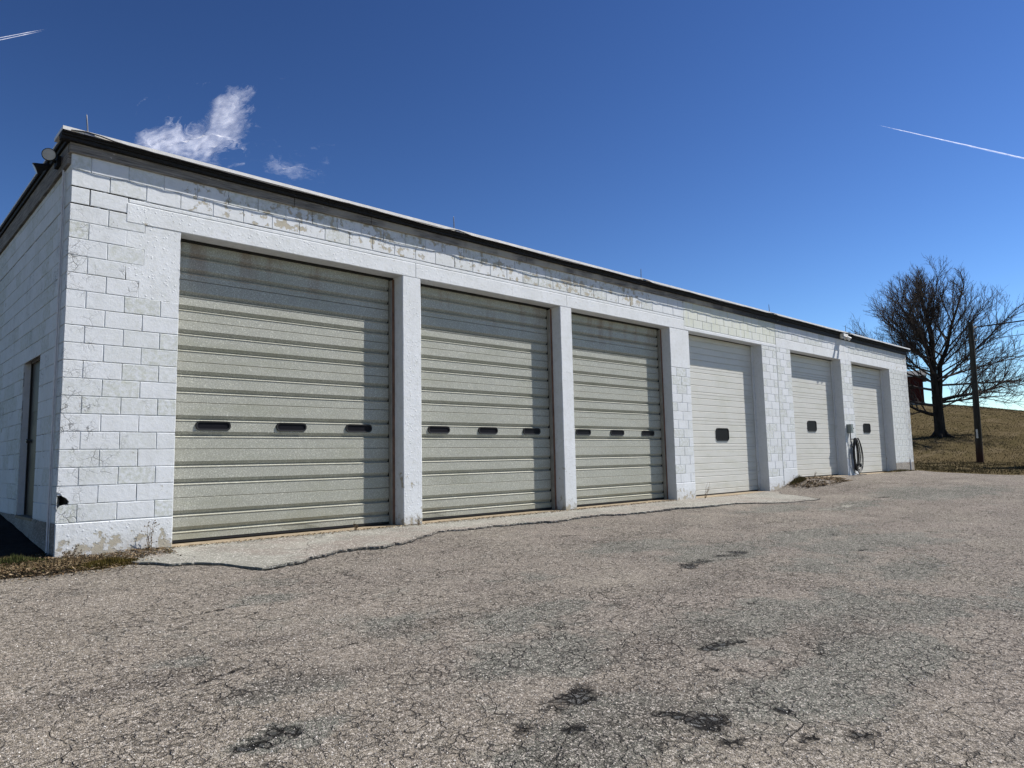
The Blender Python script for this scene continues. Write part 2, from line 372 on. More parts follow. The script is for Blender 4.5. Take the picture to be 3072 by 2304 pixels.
    col = t.mix(t.m('MULTIPLY', dkm, .84), col, t.mix(t.m('MULTIPLY', t.rng(e3, .10, .22), t.rng(a3, .1, .9, .35, 1.)), (.020, .021, .022), (.105, .112, .116)))
    col = t.mix(t.m('MULTIPLY', cr, .93), col, (.018, .017, .016))
    h = t.m('ADD', t.m('MULTIPLY', t.rng(d1, .0, .5, 1, 0), .7), t.m('MULTIPLY', grit, 1.2))
    h = t.m('SUBTRACT', h, t.m('MULTIPLY', cr, 1.8)); h = t.m('SUBTRACT', h, t.m('MULTIPLY', dkm, 1.))
    nr = t.bump(h, .013, 1.)
    return t.fin(col, .92, nr, 0, .08)
M_ASPH = mat_asphalt()
def mat_lawn():
    t = NT('dormant_grass'); a = t.noise(.25, 5, .6); b = t.noise(3.2, 5, .7, vec=t.map(t.pos, (1, 1, 1))); c = t.noise(14, 4, .75)
    col = t.mix(t.rng(a, .35, .65), (.072, .057, .031), (.055, .047, .023))
    col = t.mix(t.rng(b, .42, .68, 0, .8), col, (.112, .088, .052))
    col = t.mix(t.rng(t.noise(1., 5, .7, vec=t.map(t.pos, (.35, 1.1, 1.))), .5, .62, 0, .6), col, (.125, .100, .064))
    col = t.mix(t.rng(c, .48, .68, 0, .35), col, (.055, .046, .024))
    nr = t.bump(t.m('ADD', c, b), .025, 1.)
    return t.fin(col, .95, nr, 0, .0)
M_LAWN = mat_lawn()
M_SOIL = plain('shadow_black_soil', (.018, .015, .011), .95, 0, .1, .5, 12, .01)  # soil with the building's shadow put into its near-black colour
def mat_vc(name, rough=.9):
    t = NT(name); at = t.n('ShaderNodeVertexColor', layer_name='tint'); return t.fin(at.outputs[0], rough, None, 0, .05)
M_BITS = mat_vc('leaf_litter_bits'); M_CHIP = mat_vc('stone_chip', .8)
M_BLADE = mat_vc('grass_blade')
def mat_bark():
    t = NT('grey_bark'); g = t.noise(1., 5, .7, vec=t.map(t.pos, (7, 7, 1.6)))
    col = t.mix(t.rng(g, .35, .65), (.010, .009, .008), (.038, .032, .027))
    return t.fin(col, .9, t.bump(g, .03, 1.), 0, .15)
M_BARK = mat_bark()
M_TWIG = plain('dark_twig', (.060, .050, .046), .85, 0, .15, .3, 3)
def mat_pole():
    t = NT('creosoted_pole'); x, y, z = t.sep(t.pos); g = t.noise(1., 5, .7, vec=t.map(t.pos, (14, 14, .8)))
    col = t.mix(t.rng(g, .35, .65), (.022, .022, .018), (.07, .066, .052))
    col = t.mix(t.rng(z, 1.6, .6), col, (.045, .022, .016))
    return t.fin(col, .9, t.bump(g, .01, 1.), 0, .15)
M_POLE = mat_pole()
M_REDW = plain('shaded_red_boards', (.055, .011, .009), .85, 0, .15, .25, 1.5)  # board red darkened, the tree's shade is put into the colour
M_GREYW = plain('grey_block', (.22, .22, .21), .9)
M_NEEDLE = plain('evergreen_needles', (.02, .035, .015), .9)
M_TAG = plain('pale_tag', (.6, .6, .55), .6)
def mat_cloud(name, sc, thr, amax, falloff):
    t = NT(name); tc = t.n('ShaderNodeTexCoord'); g = tc.outputs['Generated']
    at = t.n('ShaderNodeVertexColor', layer_name='dens'); r, _, _ = t.sep(at.outputs[0])
    w = t.warp(.16, 3.0, g)
    n = t.noise(sc, 10, .70, vec=t.map(w, (1., 1.7, 1)))
    a = t.m('MULTIPLY', t.rng(t.m('ADD', n, t.m('MULTIPLY', t.m('SUBTRACT', r, 1.), falloff)), thr, thr+.5), amax)
    tr = t.n('ShaderNodeBsdfTransparent'); tl = t.n('ShaderNodeBsdfTranslucent'); df = t.n('ShaderNodeBsdfDiffuse')
    tl.inputs[0].default_value = (.95, .96, 1, 1); df.inputs[0].default_value = (.9, .92, 1, 1)
    m1 = t.n('ShaderNodeMixShader'); m1.inputs[0].default_value = .15; t.L(tl.outputs[0], m1.inputs[1]); t.L(df.outputs[0], m1.inputs[2])
    m2 = t.n('ShaderNodeMixShader'); t.L(a, m2.inputs[0]); t.L(tr.outputs[0], m2.inputs[1]); t.L(m1.outputs[0], m2.inputs[2])
    t.L(m2.outputs[0], t.out.inputs['Surface']); return t.mat
M_CLOUD = mat_cloud('cloud_vapour', 3.6, .17, .40, .42); M_WISP = mat_cloud('thin_vapour', 4.5, .22, .17, .35); M_TRAIL = mat_cloud('contrail_vapour', 40, .22, .9, .45)

# ---------------------------------------------------------------- ground heights
def gz(x, y):
    x = np.asarray(x, float); y = np.asarray(y, float)
    wl = .25*sst(16.4, 18.3, x)-.03*(1-sst(14, 17, x)); fr = .25*sst(13, 22, x)-.03*(1-sst(12, 17, x))
    t = sst(0, 3, -y)
    return wl*(1-t)+fr*t + .05*np.minimum(y, 0)
CTRL = np.array([(28,0,.24),(28,4,.3),(28,10,.5),(28,-5,.02),(31,-10,-.2),(34,-1.4,.2),(39,.6,.34),(36,-8,.0),(43,2.4,.95),(47.6,4.6,1.83),(50,-3,1.0),(42,-6,.3),
  (57,8.5,3.5),(65,12,5.0),(72,14.5,5.55),(83,13.4,5.75),(91,11.9,5.45),(101,10.5,4.6),(70,2,3.3),(85,-3,2.6),(110,30,4),(140,0,1.),(100,-20,.3),(60,30,4.6),(40,20,2.0),(20,18,.9),(0,14,.7),
  (-20,12,.4),(-25,-20,-1.2),(0,-35,-1.8),(30,-35,-1.6),(60,-25,-.5),(160,50,1),(190,0,-2),(100,90,2),(0,90,1),(-80,0,-1),(190,-60,-3),(-80,90,0),(60,-60,-3),(-80,-60,-3)], float)
def _rbf():
    P = CTRL[:, :2]; n = len(P); D = np.hypot(P[:, None, 0]-P[None, :, 0], P[:, None, 1]-P[None, :, 1])
    A = np.zeros((n+3, n+3)); A[:n, :n] = D + np.eye(n)*.02; A[:n, n] = 1; A[n, :n] = 1; A[:n, n+1:] = P; A[n+1:, :n] = P.T
    return np.linalg.solve(A, np.r_[CTRL[:, 2], 0, 0, 0])
RW = _rbf()
def hill(x, y):
    x = np.asarray(x, float); y = np.asarray(y, float); n = len(CTRL)
    r = RW[n]+RW[n+1]*x+RW[n+2]*y
    for i in range(n): r = r+RW[i]*np.hypot(x-CTRL[i, 0], y-CTRL[i, 1])
    return r
EDGE = [(-60, 27.0), (-14, 33.), (-8, 29.6), (-4.6, 27.9), (-2.8, 27.2), (-1.2, 27.1), (0.0, 27.9), (30, 28.)]
def edge_x(y):
    ys, xs = zip(*EDGE); return np.interp(y, ys, xs)
def lawn_z(x, y):
    x = np.asarray(x, float); y = np.asarray(y, float)
    d = x-edge_x(y) + .35*(fbm(x, y, .9, 3, 5)-.5)
    h = hill(x, y); w = sst(0., 6., d)
    near = gz(x, y)+.02+np.maximum(y, 0)*.03
    z = near*(1-w)+h*w
    dy = np.where(x < 27.9, sst(-.05, 1.5, y-9.7), 0)
    inside = sst(-.25, .1, d)
    z = np.where(y > 9.6, h*dy+(z)*(1-dy), z-(1-inside)*.25)
    return z + (.05*(fbm(x, y, 1.5, 3, 2)-.5)+.18*(fbm(x, y, .22, 3, 4)-.5))*sst(0, 4, d)

# ---------------------------------------------------------------- asphalt yard
def blob(X, Y, L):
    m = np.zeros_like(X)
    for cx, cy, rx, ry, s in L:
        d = np.sqrt(((X-cx)/rx)**2+((Y-cy)/ry)**2); m = np.maximum(m, s*np.clip(1.25-d, 0, 1))
    return m
DARK = [(5.25,-4.68,.22,.10,1),(5.6,-4.6,.22,.1,.9),(6.5,-4.55,.28,.12,1.),(6.2,-4.5,.3,.07,.6),(5.9,-2.2,.18,.05,.7),(6.1,-3.05,.25,.05,.6),(1.27,-6.5,.20,.09,1),(1.05,-6.55,.1,.06,.8),(1.52,-7.13,.17,.12,1),(1.42,-7.0,.08,.06,.9),(1.38,-7.35,.10,.09,.85),
  (.86,-6.76,.10,.06,.95),(.67,-6.6,.09,.05,.8),(2.72,-6.5,.17,.06,.95),(2.9,-6.56,.1,.05,.8),(2.24,-6.72,.11,.06,.75),(2.35,-6.9,.1,.05,.7),(4.12,-6.03,.10,.04,.6),(2.2,-5.44,.12,.04,.5),(-.2,-5.83,.11,.05,1),(-.28,-5.9,.10,.035,.9),
  (8.05,-5.42,.25,.06,.6),(1.9,-7.75,.12,.05,.8),(1.7,-7.6,.08,.05,.7),(1.05,-7.2,.3,.05,.6),(.75,-7.15,.12,.05,.7),(3.1,-6.98,.25,.04,.6),(1.9,-7.35,.12,.05,.7),(9.2,-4.6,.2,.05,.6),(2.9,-5.6,.1,.03,.6)]
GREEN = [(6.1,-3.4,1.0,.45,.9),(6.5,-4.4,1.1,.5,.9),(17.4,-3.3,1.6,1.,1),(19,-4,1.8,1.0,.7),(8.5,-5.2,1.5,.5,.8),(7.2,-6.4,1.2,.5,.7),(9.5,-5.6,1.4,.6,.6),(1.6,-5.9,.8,.5,.7),(1.2,-6.9,.8,.35,.8),(.8,-6.9,.5,.2,.8),(1.9,-7.2,.6,.3,.8),
  (.93,-3.19,.35,.25,.6),(-.23,-4.46,.3,.12,.6),(1.5,-4.6,.6,.5,.6),(2.4,-5.1,.8,.4,.6),(-.15,-5.9,.25,.12,.9),(4.15,-6.05,.25,.2,.7),(2.8,-6.6,.4,.25,.8),(12.4,-2.2,1.6,.5,.8),(14.2,-3.,1.6,.45,.8),(5.0,-7.1,.8,.5,.7),(3.4,-7.3,.8,.4,.9),(6.2,-7.6,1.2,.5,.6),(2.4,-7.4,.9,.35,.9),(3.2,-6.3,.9,.4,.8),(4.6,-6.6,1.1,.5,.8),(9.0,-4.4,1.8,.4,.8),(6.8,-5.6,1.3,.4,.7),(1.5,-2.6,.5,.3,.4),(3.4,-3.9,.9,.5,.4),(.1,-5.3,.5,.2,.5)]
PALE = [(13.6,-2.95,1.2,.14,1),(15.2,-2.75,1.0,.10,.7),(20,-1.1,3.5,.10,.4)]
xs = np.r_[-90, -50, -25, -14, -9, -6, -4.5, np.arange(-3.6, 9, .025), np.arange(9, 30, .06), 31, 33, 36]
ys = np.r_[-70, -45, -30, -20, -14, -11.5, -10, np.arange(-9.4, -2, .025), np.arange(-2, .05, .05)]
X, Y = np.meshgrid(xs, ys, indexing='ij')
wX = X+.34*(fbm(X, Y, 3.2, 5, 5)-.5)+.10*(fbm(X, Y, 16, 3, 2)-.5); wY = Y+.24*(fbm(X, Y, 4.1, 5, 6)-.5)+.08*(fbm(X, Y, 18, 3, 7)-.5)
dk = blob(wX, wY, [(a, b, c*1.0, d*1.35, e) for a, b, c, d, e in DARK])*(.25+1.45*fbm(X, Y, 8, 4, 1))
dk = np.maximum(dk, .55*blob(wX, wY, [(a, b, c*2.4, d*2.2, e) for a, b, c, d, e in DARK])*sst(.5, .72, fbm(X, Y, 14, 4, 4)))
gr = blob(wX, wY, [(a, b, c*1.25, d*1.25, e) for a, b, c, d, e in GREEN])*(.4+1.3*fbm(X, Y, 2.2, 4, 2)); pa = blob(X, Y, PALE)*(.3+1.2*fbm(X, Y, 3, 3, 3))
SMEAR = [(.2,-5.25,1.0,.12,.9),(-.5,-4.75,.9,.14,.9),(.5,-4.35,.8,.12,.8),(1.5,-4.75,1.2,.12,.7),(-1.6,-4.9,.7,.12,.7),(2.6,-4.4,1.,.15,.6),(4.6,-5.2,1.3,.3,.7),(2.6,-6.2,.9,.25,.8),(1.3,-6.9,.9,.25,.8),(6.3,-2.8,1.6,.15,.7),(9,-3.4,1.8,.25,.6),(3.8,-6.9,1.1,.35,.7),(13,-4.5,2.5,.4,.5),(.2,-6.1,.6,.15,.6),(22,-2.6,4,.25,.6),(18,-1.7,2,.3,.6)]
sm_ = blob(wX, wY, [(a, b, c*1.2, d*1.6, e) for a, b, c, d, e in SMEAR])
# long cracks as narrow troughs
def polycrack(P, w, s, a):
    m = np.zeros_like(X)
    wx = X+.10*(fbm(X, Y, 4, 3, 6)-.5)+.05*(fbm(X, Y, 22, 3, 1)-.5); wy = Y+.45*(fbm(X, Y, 1.6, 5, 7)-.5)+.06*(fbm(X, Y, 22, 3, 3)-.5)
    for (x0, y0), (x1, y1) in zip(P[:-1], P[1:]):
        l = (x1-x0)**2+(y1-y0)**2; t = np.clip(((wx-x0)*(x1-x0)+(wy-y0)*(y1-y0))/l, 0, 1)
        d = np.hypot(wx-x0-t*(x1-x0), wy-y0-t*(y1-y0)); m = np.maximum(m, s*np.clip(1.4-d/w, 0, 1))
    return m*sst(a+.08, a+.22, fbm(X, Y, 2.6, 4, 5))
ck = polycrack([(15.5,-2.6),(17.2,-3.5),(17.9,-4.4),(18.4,-5.6),(18.8,-7)], .03, .8, .30)
ck = np.maximum(ck, polycrack([(2.7,-6.2),(3.6,-7.1),(4.2,-8.)], .014, .8, .4)); ck = np.maximum(ck, polycrack([(-3,-4.1),(-1.2,-3.6),(.2,-3.3),(1.2,-3.5)], .02, .8, .45))
ck = np.maximum(ck, polycrack([(5,-6.0),(5.6,-6.9),(6.4,-7.6)], .016, .7, .4)); ck = np.maximum(ck, polycrack([(-1.5,-4.75),(-.6,-4.9),(.3,-4.7),(1.3,-4.9)], .02, .7, .45))
dk = np.maximum(dk, ck)
Z = gz(X, Y)+.030*(fbm(X, Y, .5, 3, 1)-.5)*sst(0, 1, -Y)+.010*(fbm(X, Y, 5, 3, 4)-.5)-.012*np.clip(dk, 0, 1)*(.4+fbm(X, Y, 20, 2, 2))
Z += .006*(fbm(X, Y, 18, 2, 3)-.5)*sst(-3, -5, Y)
Z = np.where(X > edge_x(Y)+.25, Z-.5, Z)
Z = Z-.06*sst(-.60, -.45, Y)*sst(.40, .25, X)
nx, ny = X.shape
idx = np.arange(nx*ny).reshape(nx, ny)
F = np.stack([idx[:-1, :-1], idx[1:, :-1], idx[1:, 1:], idx[:-1, 1:]], -1).reshape(-1, 4)
wear = np.stack([np.clip(dk, 0, 1), np.clip(gr, 0, 1), np.clip(pa, 0, 1), np.clip(sm_, 0, 1)], -1).reshape(-1, 4)
tag(link('asphalt_yard', np_mesh('asphalt_yard', np.stack([X, Y, Z], -1).reshape(-1, 3), F, M_ASPH, smooth=True, attrs={'wear': wear})), kind='structure')

# concrete / patched apron in front of the first four doors, broken outer edge
AP = [(.45,-.45),(.68,-.77),(.86,-1.03),(1.12,-1.17),(1.3,-1.42),(1.38,-1.7),(1.5,-1.95),(1.75,-1.92),(2.24,-1.65),(2.77,-1.4),(3.,-1.38),(3.26,-1.49),(3.58,-1.44),(4.09,-1.14),(4.56,-.86),(5.11,-.87),(5.92,-.88),(6.44,-.89),(7.09,-1.),
  (7.88,-.85),(8.31,-.86),(8.78,-1.03),(9.52,-1.08),(10.39,-.99),(11.,-1.15),(11.7,-1.2),(12.39,-1.13),(13.34,-1.62),(14.15,-1.88),(14.92,-1.96),(15.38,-1.3),(15.7,-.6),(16.2,-.3)]
ax = np.arange(.45, 16.2, .03); ay = np.interp(ax, [p[0] for p in AP], [p[1] for p in AP])+.22*(fbm(ax, ax*0, 2.3, 5, 2)-.5)+.16*(fbm(ax, ax*0+4, 9, 4, 2)-.5)+RNG.normal(0, .010, len(ax))
rows = np.r_[np.linspace(0, 1, 22), 1.0]
AX = np.repeat(ax[:, None], len(rows), 1); AY = -.004+(ay[:, None]+.004)*rows[None]
lift = .022*(1-sst(11, 15, ax))+.006
AZ = gz(AX, AY)+lift[:, None]+.012*(fbm(AX, AY, 2.5, 3, 1)-.5); AZ[:, -1] -= .06
nx2, ny2 = AX.shape; id2 = np.arange(nx2*ny2).reshape(nx2, ny2)
F2 = np.stack([id2[:-1, 1:], id2[1:, 1:], id2[1:, :-1], id2[:-1, :-1]], -1).reshape(-1, 4)
tag(link('concrete_apron', np_mesh('concrete_apron', np.stack([AX, AY, AZ], -1).reshape(-1, 3), F2, M_APRON, smooth=False)), kind='structure')
# dark open joint along the apron edge
mb = MB(); jp = [(x, y-.012, float(gz(x, y))-.006) for x, y in zip(ax[::2], ay[::2])]
for seg0 in range(0, len(jp)-12, 10):
    x0 = jp[seg0][0]; wd = .030 if x0 < 2.2 else random.choice((.012, .008, .005, .001, .001))
    seg = jp[seg0:seg0+11]; vs = []
    for i, p in enumerate(seg):
        ww = wd*(.5+random.random()); zt = p[2]+.016
        vs += [(p[0], p[1]+.02, zt), (p[0], p[1]-ww, zt+.001)]
    mb.add(vs, [(2*i, 2*i+1, 2*i+3, 2*i+2) for i in range(len(seg)-1)])
tag(mb.build('open_joint', M_DARK), kind='structure')

# ---------------------------------------------------------------- lawn and hill
lx = np.r_[-90, -60, -40, -25, -15, -8, 0, 8, 16, 22, np.arange(25, 60, .30), np.arange(60, 110, .8), 114, 122, 135, 150, 175, 200]
ly = np.r_[-70, -50, -35, -25, -18, np.arange(-14, 20, .30), np.arange(20, 40, 1.), 45, 55, 70, 95]
LX, LY = np.meshgrid(lx, ly, indexing='ij'); LZ = lawn_z(LX, LY)
LZ = np.where(LX < 24, LZ-.30, LZ)
LZ = np.where((LX < 24) & (LY > 0) & (LY < 9.7), LZ-.3, LZ)
n1, n2 = LX.shape; il = np.arange(n1*n2).reshape(n1, n2)
FL = np.stack([il[:-1, :-1], il[1:, :-1], il[1:, 1:], il[:-1, 1:]], -1).reshape(-1, 4)
tag(link('grassy_hill', np_mesh('grassy_hill', np.stack([LX, LY, LZ], -1).reshape(-1, 3), FL, M_LAWN, smooth=True)), kind='structure')
# soil left of the garage, climbing along the side wall
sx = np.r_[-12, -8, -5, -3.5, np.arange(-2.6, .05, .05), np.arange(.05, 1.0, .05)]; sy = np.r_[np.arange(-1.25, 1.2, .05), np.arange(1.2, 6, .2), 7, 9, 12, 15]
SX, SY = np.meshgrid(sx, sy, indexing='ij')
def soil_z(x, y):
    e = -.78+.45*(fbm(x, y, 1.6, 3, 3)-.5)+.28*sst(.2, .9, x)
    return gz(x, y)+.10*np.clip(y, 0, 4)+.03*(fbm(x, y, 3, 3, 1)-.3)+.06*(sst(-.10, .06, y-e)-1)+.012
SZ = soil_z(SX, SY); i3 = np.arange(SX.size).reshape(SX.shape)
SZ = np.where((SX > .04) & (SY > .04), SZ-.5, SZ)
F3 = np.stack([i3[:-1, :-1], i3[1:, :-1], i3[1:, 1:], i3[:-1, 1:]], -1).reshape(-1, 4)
tag(link('shadow_toned_soil', np_mesh('shadow_toned_soil', np.stack([SX, SY, SZ], -1).reshape(-1, 3), F3, M_SOIL, smooth=True)), kind='structure')

# ---------------------------------------------------------------- the garage
ZB = .37; CH = .2032; BL = .4064
def cz(k): return ZB+(21-k)*CH        # height of course line k
TOP = 4.637
G = tag(empty('garage_building'), 'long white painted concrete block garage with six roll doors, paint peeling off', 'garage')
D13 = [(1.235, 4.62), (4.98, 8.31), (8.645, 12.01)]
D46 = [(12.80, 16.355), (18.06, 21.565), (22.43, 25.85)]
END = 27.72; DEP = 9.6; RV = .30
c = MB()
YC = .0085
# left pier with a broken notch low on its corner
c.box(.011, 1.235, YC, RV, -.3, .50, 0); c.box(.13, 1.235, YC, RV, .50, .675, 0); c.box(.011, 1.235, YC, RV, .675, TOP+.1, 0); c.box(.09, .128, .05, RV, .50, .675, 1)
c.box(12.01, 12.80, YC, RV, -.3, TOP+.1); c.box(16.355, 17.19, YC, RV, -.3, TOP+.1); c.box(17.205, 18.06, YC, RV, -.3, TOP+.1)
c.box(21.565, 22.43, YC, RV, -.3, TOP+.1); c.box(25.85, END, YC, RV, -.3, TOP+.1)
c.box(1.235, 12.01, YC, .24, 4.17, TOP+.1); c.box(12.80, 16.355, YC, .24, 4.02, TOP+.1); c.box(18.06, 21.565, YC, .24, 4.23, TOP+.1); c.box(22.43, 25.85, YC, .24, 4.23, TOP+.1)
c.box(17.188, 17.207, .05, RV, -.1, TOP, 1)
wall_f = c.build('front_wall', [M_CORE, M_DARK], G)
c = MB(); DY0, DY1, DZ1 = 1.24, 2.31, 2.45
c.box(.0085, .30, RV, DY0, -.3, TOP+.1); c.box(.0085, .30, DY1, DEP, -.3, TOP+.1); c.box(.0085, .30, DY0, DY1, DZ1, TOP+.1); c.box(.0085, .30, DY0, DY1, -.3, .37)
wall_s = c.build('side_wall', [M_CORE], G)
c = MB(); c.box(.30, END, DEP-.3, DEP, -.5, TOP+.1); c.build('rear_wall', [M_PLASTER], G)
c = MB(); c.box(END-.3, END-.001, RV, DEP-.3, -.5, TOP+.1); c.build('end_wall', [M_PLASTER], G)

# blocks
BM = {}
def block_mesh(w, h, side, var):
    key = (round(w, 3), round(h, 3), side, var)
    if key in BM: return BM[key]
    r = random.Random(hash(key) & 0xffff); b = .005; d = .0105
    j = lambda a: r.uniform(-a, a)
    w2, h2 = w/2, h/2
    cs = [(-w2, -h2), (w2, -h2), (w2, h2), (-w2, h2)]
    vs = [(x, d, z) for x, z in cs]+[(x+j(.001), b+j(.001), z+j(.001)) for x, z in cs]+[(x*(1-b/w2)+j(.002), j(.0012), z*(1-b/h2)+j(.002)) for x, z in cs]
    if side: vs = [(y, -x, z) for x, y, z in vs]
    m = MB(); m.add(vs, [(0,1,5,4),(1,2,6,5),(2,3,7,6),(3,0,4,7),(4,5,9,8),(5,6,10,9),(6,7,11,10),(7,4,8,11),(8,9,10,11)])
    BM[key] = m.mesh('block', M_BLOCK); return BM[key]
J = .0062
blocks = []    # (cx, cy, cz, w, h, side)
def fill(a0, a1, k0, k1, org, par, side=False, skip=None):
    for k in range(k0, k1):
        z1 = min(cz(k), TOP+.04); z0 = cz(k+1)
        st = org+(BL/2 if (k+par) % 2 == 0 else 0)-BL*2
        cuts = [st+i*BL for i in range(200) if a0+.05 < st+i*BL < a1-.05]
        e = [a0]+cuts+[a1]
        for p, q in zip(e[:-1], e[1:]):
            if skip and skip(k, (p+q)/2, (z0+z1)/2): continue
            w = q-p-J; h = z1-z0-J; og = 0
            if k in (1, 2) and ((not side and p < .75) or (side and k == 2)): h -= .009; og = .0045
            if k == 2 and not side and p < .1: w -= .008
            if w < .04 or h < .04: continue
            jx = random.uniform(-.0012, .0012)
            if side: blocks.append((random.uniform(-.0006, .0008), (p+q)/2+jx, (z0+z1)/2+og, w, h, True))
            else: blocks.append(((p+q)/2+jx, random.uniform(-.0006, .0008), (z0+z1)/2+og, w, h, False))
def patch_skip(k, x, z):
    return 3 <= k < 8 and x > {3: .82, 4: .62, 5: .82, 6: .62, 7: .78}[k]-.02
def pier1(k, x, z): return k == 2 and x > .60
# the left pier: patched rows get blocks only as far as the patch
for k in range(0, 21):
    lim = {2: .61, 3: .81, 4: .61, 5: .81, 6: .61, 7: .76}.get(k, 1.235)
    if k < 2: continue
    fill(0., lim, k, k+1, 0., 0, skip=(lambda k, x, z: k in (19, 20) and x < .25))
fill(0., 12.62, 0, 2, 0., 0)
fill(12.62, 17.19, 0, 3, 12.62, 1)
fill(12.01, 12.80, 8, 21, 12.01, 0)
fill(16.355, 17.19, 3, 21, 16.355, 0); fill(17.205, 18.06, 3, 20, 17.205, 1)
fill(17.205, END, 0, 2, 17.4, 0)
fill(21.565, 22.43, 3, 20, 21.565, 0); fill(25.85, END, 3, 20, 25.85, 1)
def sskip(k, y, z): return DY0-.05 < y < DY1+.05 and z < DZ1
for k in range(0, 21):
    if cz(k) <= DZ1+.12:
        fill(.0108, DY0, k, k+1, .0, 1, True); fill(DY1, 9.3, k, k+1, DY1, 0, True)
    else: fill(.0108, 9.3, k, k+1, .0, 1, True)
def proj(p):
    d = Vector(p)-CP; z = d.dot(FWD)
    return 1536+CAM['f']*d.dot(RT)/z, 1152-CAM['f']*d.dot(UP)/z, z
sc_ = []
for b in blocks:
    u, v, dz = proj(b[:3]); vis = -20 < u < 3100
    cosn = abs((Vector(b[:3])-CP).normalized().x if b[5] else (Vector(b[:3])-CP).normalized().y)
    sc_.append((b[3]*b[4]*cosn/dz**2 if vis else 0, b))
sc_.sort(key=lambda t: -t[0])
nf = ns = 0; rest_f = []; rest_s = []
for s_, b in sc_:
    if b[5]:
        if ns < 200 and s_ > 0: ns += 1
        else: rest_s.append(b); continue
    else:
        if nf < 300 and s_ > 0: nf += 1
        else: rest_f.append(b); continue
    link('block', block_mesh(b[3], b[4], b[5], random.randrange(3)), wall_s if b[5] else wall_f, b[:3])
for rest, par in ((rest_f, wall_f), (rest_s, wall_s)):
    m = MB()
    for b in rest:
        me = block_mesh(b[3], b[4], b[5], 0)
        m.add([(v.co.x+b[0], v.co.y+b[1], v.co.z+b[2]) for v in me.vertices], [tuple(p.vertices) for p in me.polygons])
    tag(m.build('block_rows', M_BLOCK, par), kind='stuff')

for P_ in ([(.115, .577), (.403, .577), (.403, .773), (.0, .773), (.0, .715), (.035, .70), (.06, .665), (.095, .645), (.125, .605)], [(.0, .373), (.2, .373), (.2, .570), (.075, .570), (.035, .558), (.012, .53), (.0, .485)]):
    m = MB(); m.prism(P_, .0005, .045); o_ = m.build('block', M_BLOCK, wall_f); o_['label'] = 'block with a broken corner'
# smooth concrete: patch beside the first door, pillars, beams, foundation course
def rough_poly(P, step=.06, amp=.006):
    o = []
    for (x0, z0), (x1, z1) in zip(P, P[1:]+P[:1]):
        L = math.hypot(x1-x0, z1-z0); n = max(1, int(L/step))
        for i in range(n):
            t = i/n; o.append((x0+(x1-x0)*t+random.uniform(-amp, amp), z0+(z1-z0)*t+random.uniform(-amp, amp)))
    return o
m = MB(); m.prism(rough_poly([(.763,3.014),(1.232,3.008),(1.232,3.925),(.60,3.925),(.60,3.83),(.812,3.825),(.812,3.63),(.612,3.62),(.612,3.424),(.812,3.418),(.815,3.222),(.615,3.215),(.61,3.2),(.765,3.19)][0:3]+[(.812,3.925),(.812,3.828),(.613,3.823),(.613,3.626),(.812,3.62),(.812,3.422),(.613,3.417),(.613,3.219),(.766,3.212)]), .003, .02)
m.build('plaster_patch', M_PLASTER, wall_f)
def pillar(x0, x1, z0, z1, y0=.0):
    # slightly irregular painted concrete column
    m = MB(); n = 26; ch = .012; vs = []
    for i in range(n+1):
        z = z0+(z1-z0)*i/n; q = lambda s: .006*(float(fbm(z*3+s*5, s*3., 1., 3, 2))-.5)*2
        vs += [(x0+q(1), RV, z), (x0+q(1), y0+ch, z), (x0+ch+q(2), y0+q(3)*.5, z), (x1-ch+q(4), y0+q(5)*.5, z), (x1+q(6), y0+ch, z), (x1+q(6), RV, z)]
    fs = [(6*i+k, 6*i+k+1, 6*i+k+7, 6*i+k+6) for i in range(n) for k in range(5)]
    m.add(vs, fs, 0, False); m.add(vs[-6:], [(0, 1, 2, 3, 4, 5)]); return m.build('pillar', M_PLASTER, G)
pillar(4.62, 4.98, -.2, 3.928); pillar(8.31, 8.645, -.2, 3.928)
m = MB(); m.bbox(12.012, 12.798, -.002, .02, cz(8)+.004, 3.926, .008); m.build('plaster_patch', M_PLASTER, wall_f)
def beam(x0, x1, z0, z1, y0=-.004, y1=.25, name='lintel_beam', mat=None):
    m = MB(); n = max(2, int((x1-x0)/.25)); ch = .009; vs = []
    for i in range(n+1):
        x = x0+(x1-x0)*i/n; q = lambda s: .0035*(float(fbm(x*2+s*5, s*3., 1., 3, 4))-.5)*2
        vs += [(x, y1, z0+q(1)), (x, y0+ch, z0+q(1)), (x, y0+q(3)*.5, z0+ch+q(1)), (x, y0+q(3)*.5, z1-ch+q(4)), (x, y0+ch, z1+q(4)), (x, y1, z1+q(4))]
    fs = [(6*i+k+1, 6*i+k, 6*i+k+6, 6*i+k+7) for i in range(n) for k in range(6-1)]+[(6*i, 6*i+5, 6*i+11, 6*i+6) for i in range(n)]
    m.add(vs, fs); m.add(vs[:6], [(5,4,3,2,1,0)]); m.add(vs[-6:], [(0,1,2,3,4,5)])
    return m.build(name, mat or M_PLASTER, G)
for a, b in ((.605, 4.873), (4.883, 8.505), (8.513, 12.62)): beam(a, b, 3.93, 4.168)
m = MB(); m.bbox(.615, 12.618, .002, .02, 4.172, 4.226, .01); m.build('mortar_lip', M_PLASTER, wall_f)
beam(12.62, 17.185, 3.935, 4.018, -.006)
for a, b in ((17.207, 19.61), (19.62, 22.2), (22.21, 24.73), (24.74, END)): beam(a, b, 3.955, 4.222, -.002)
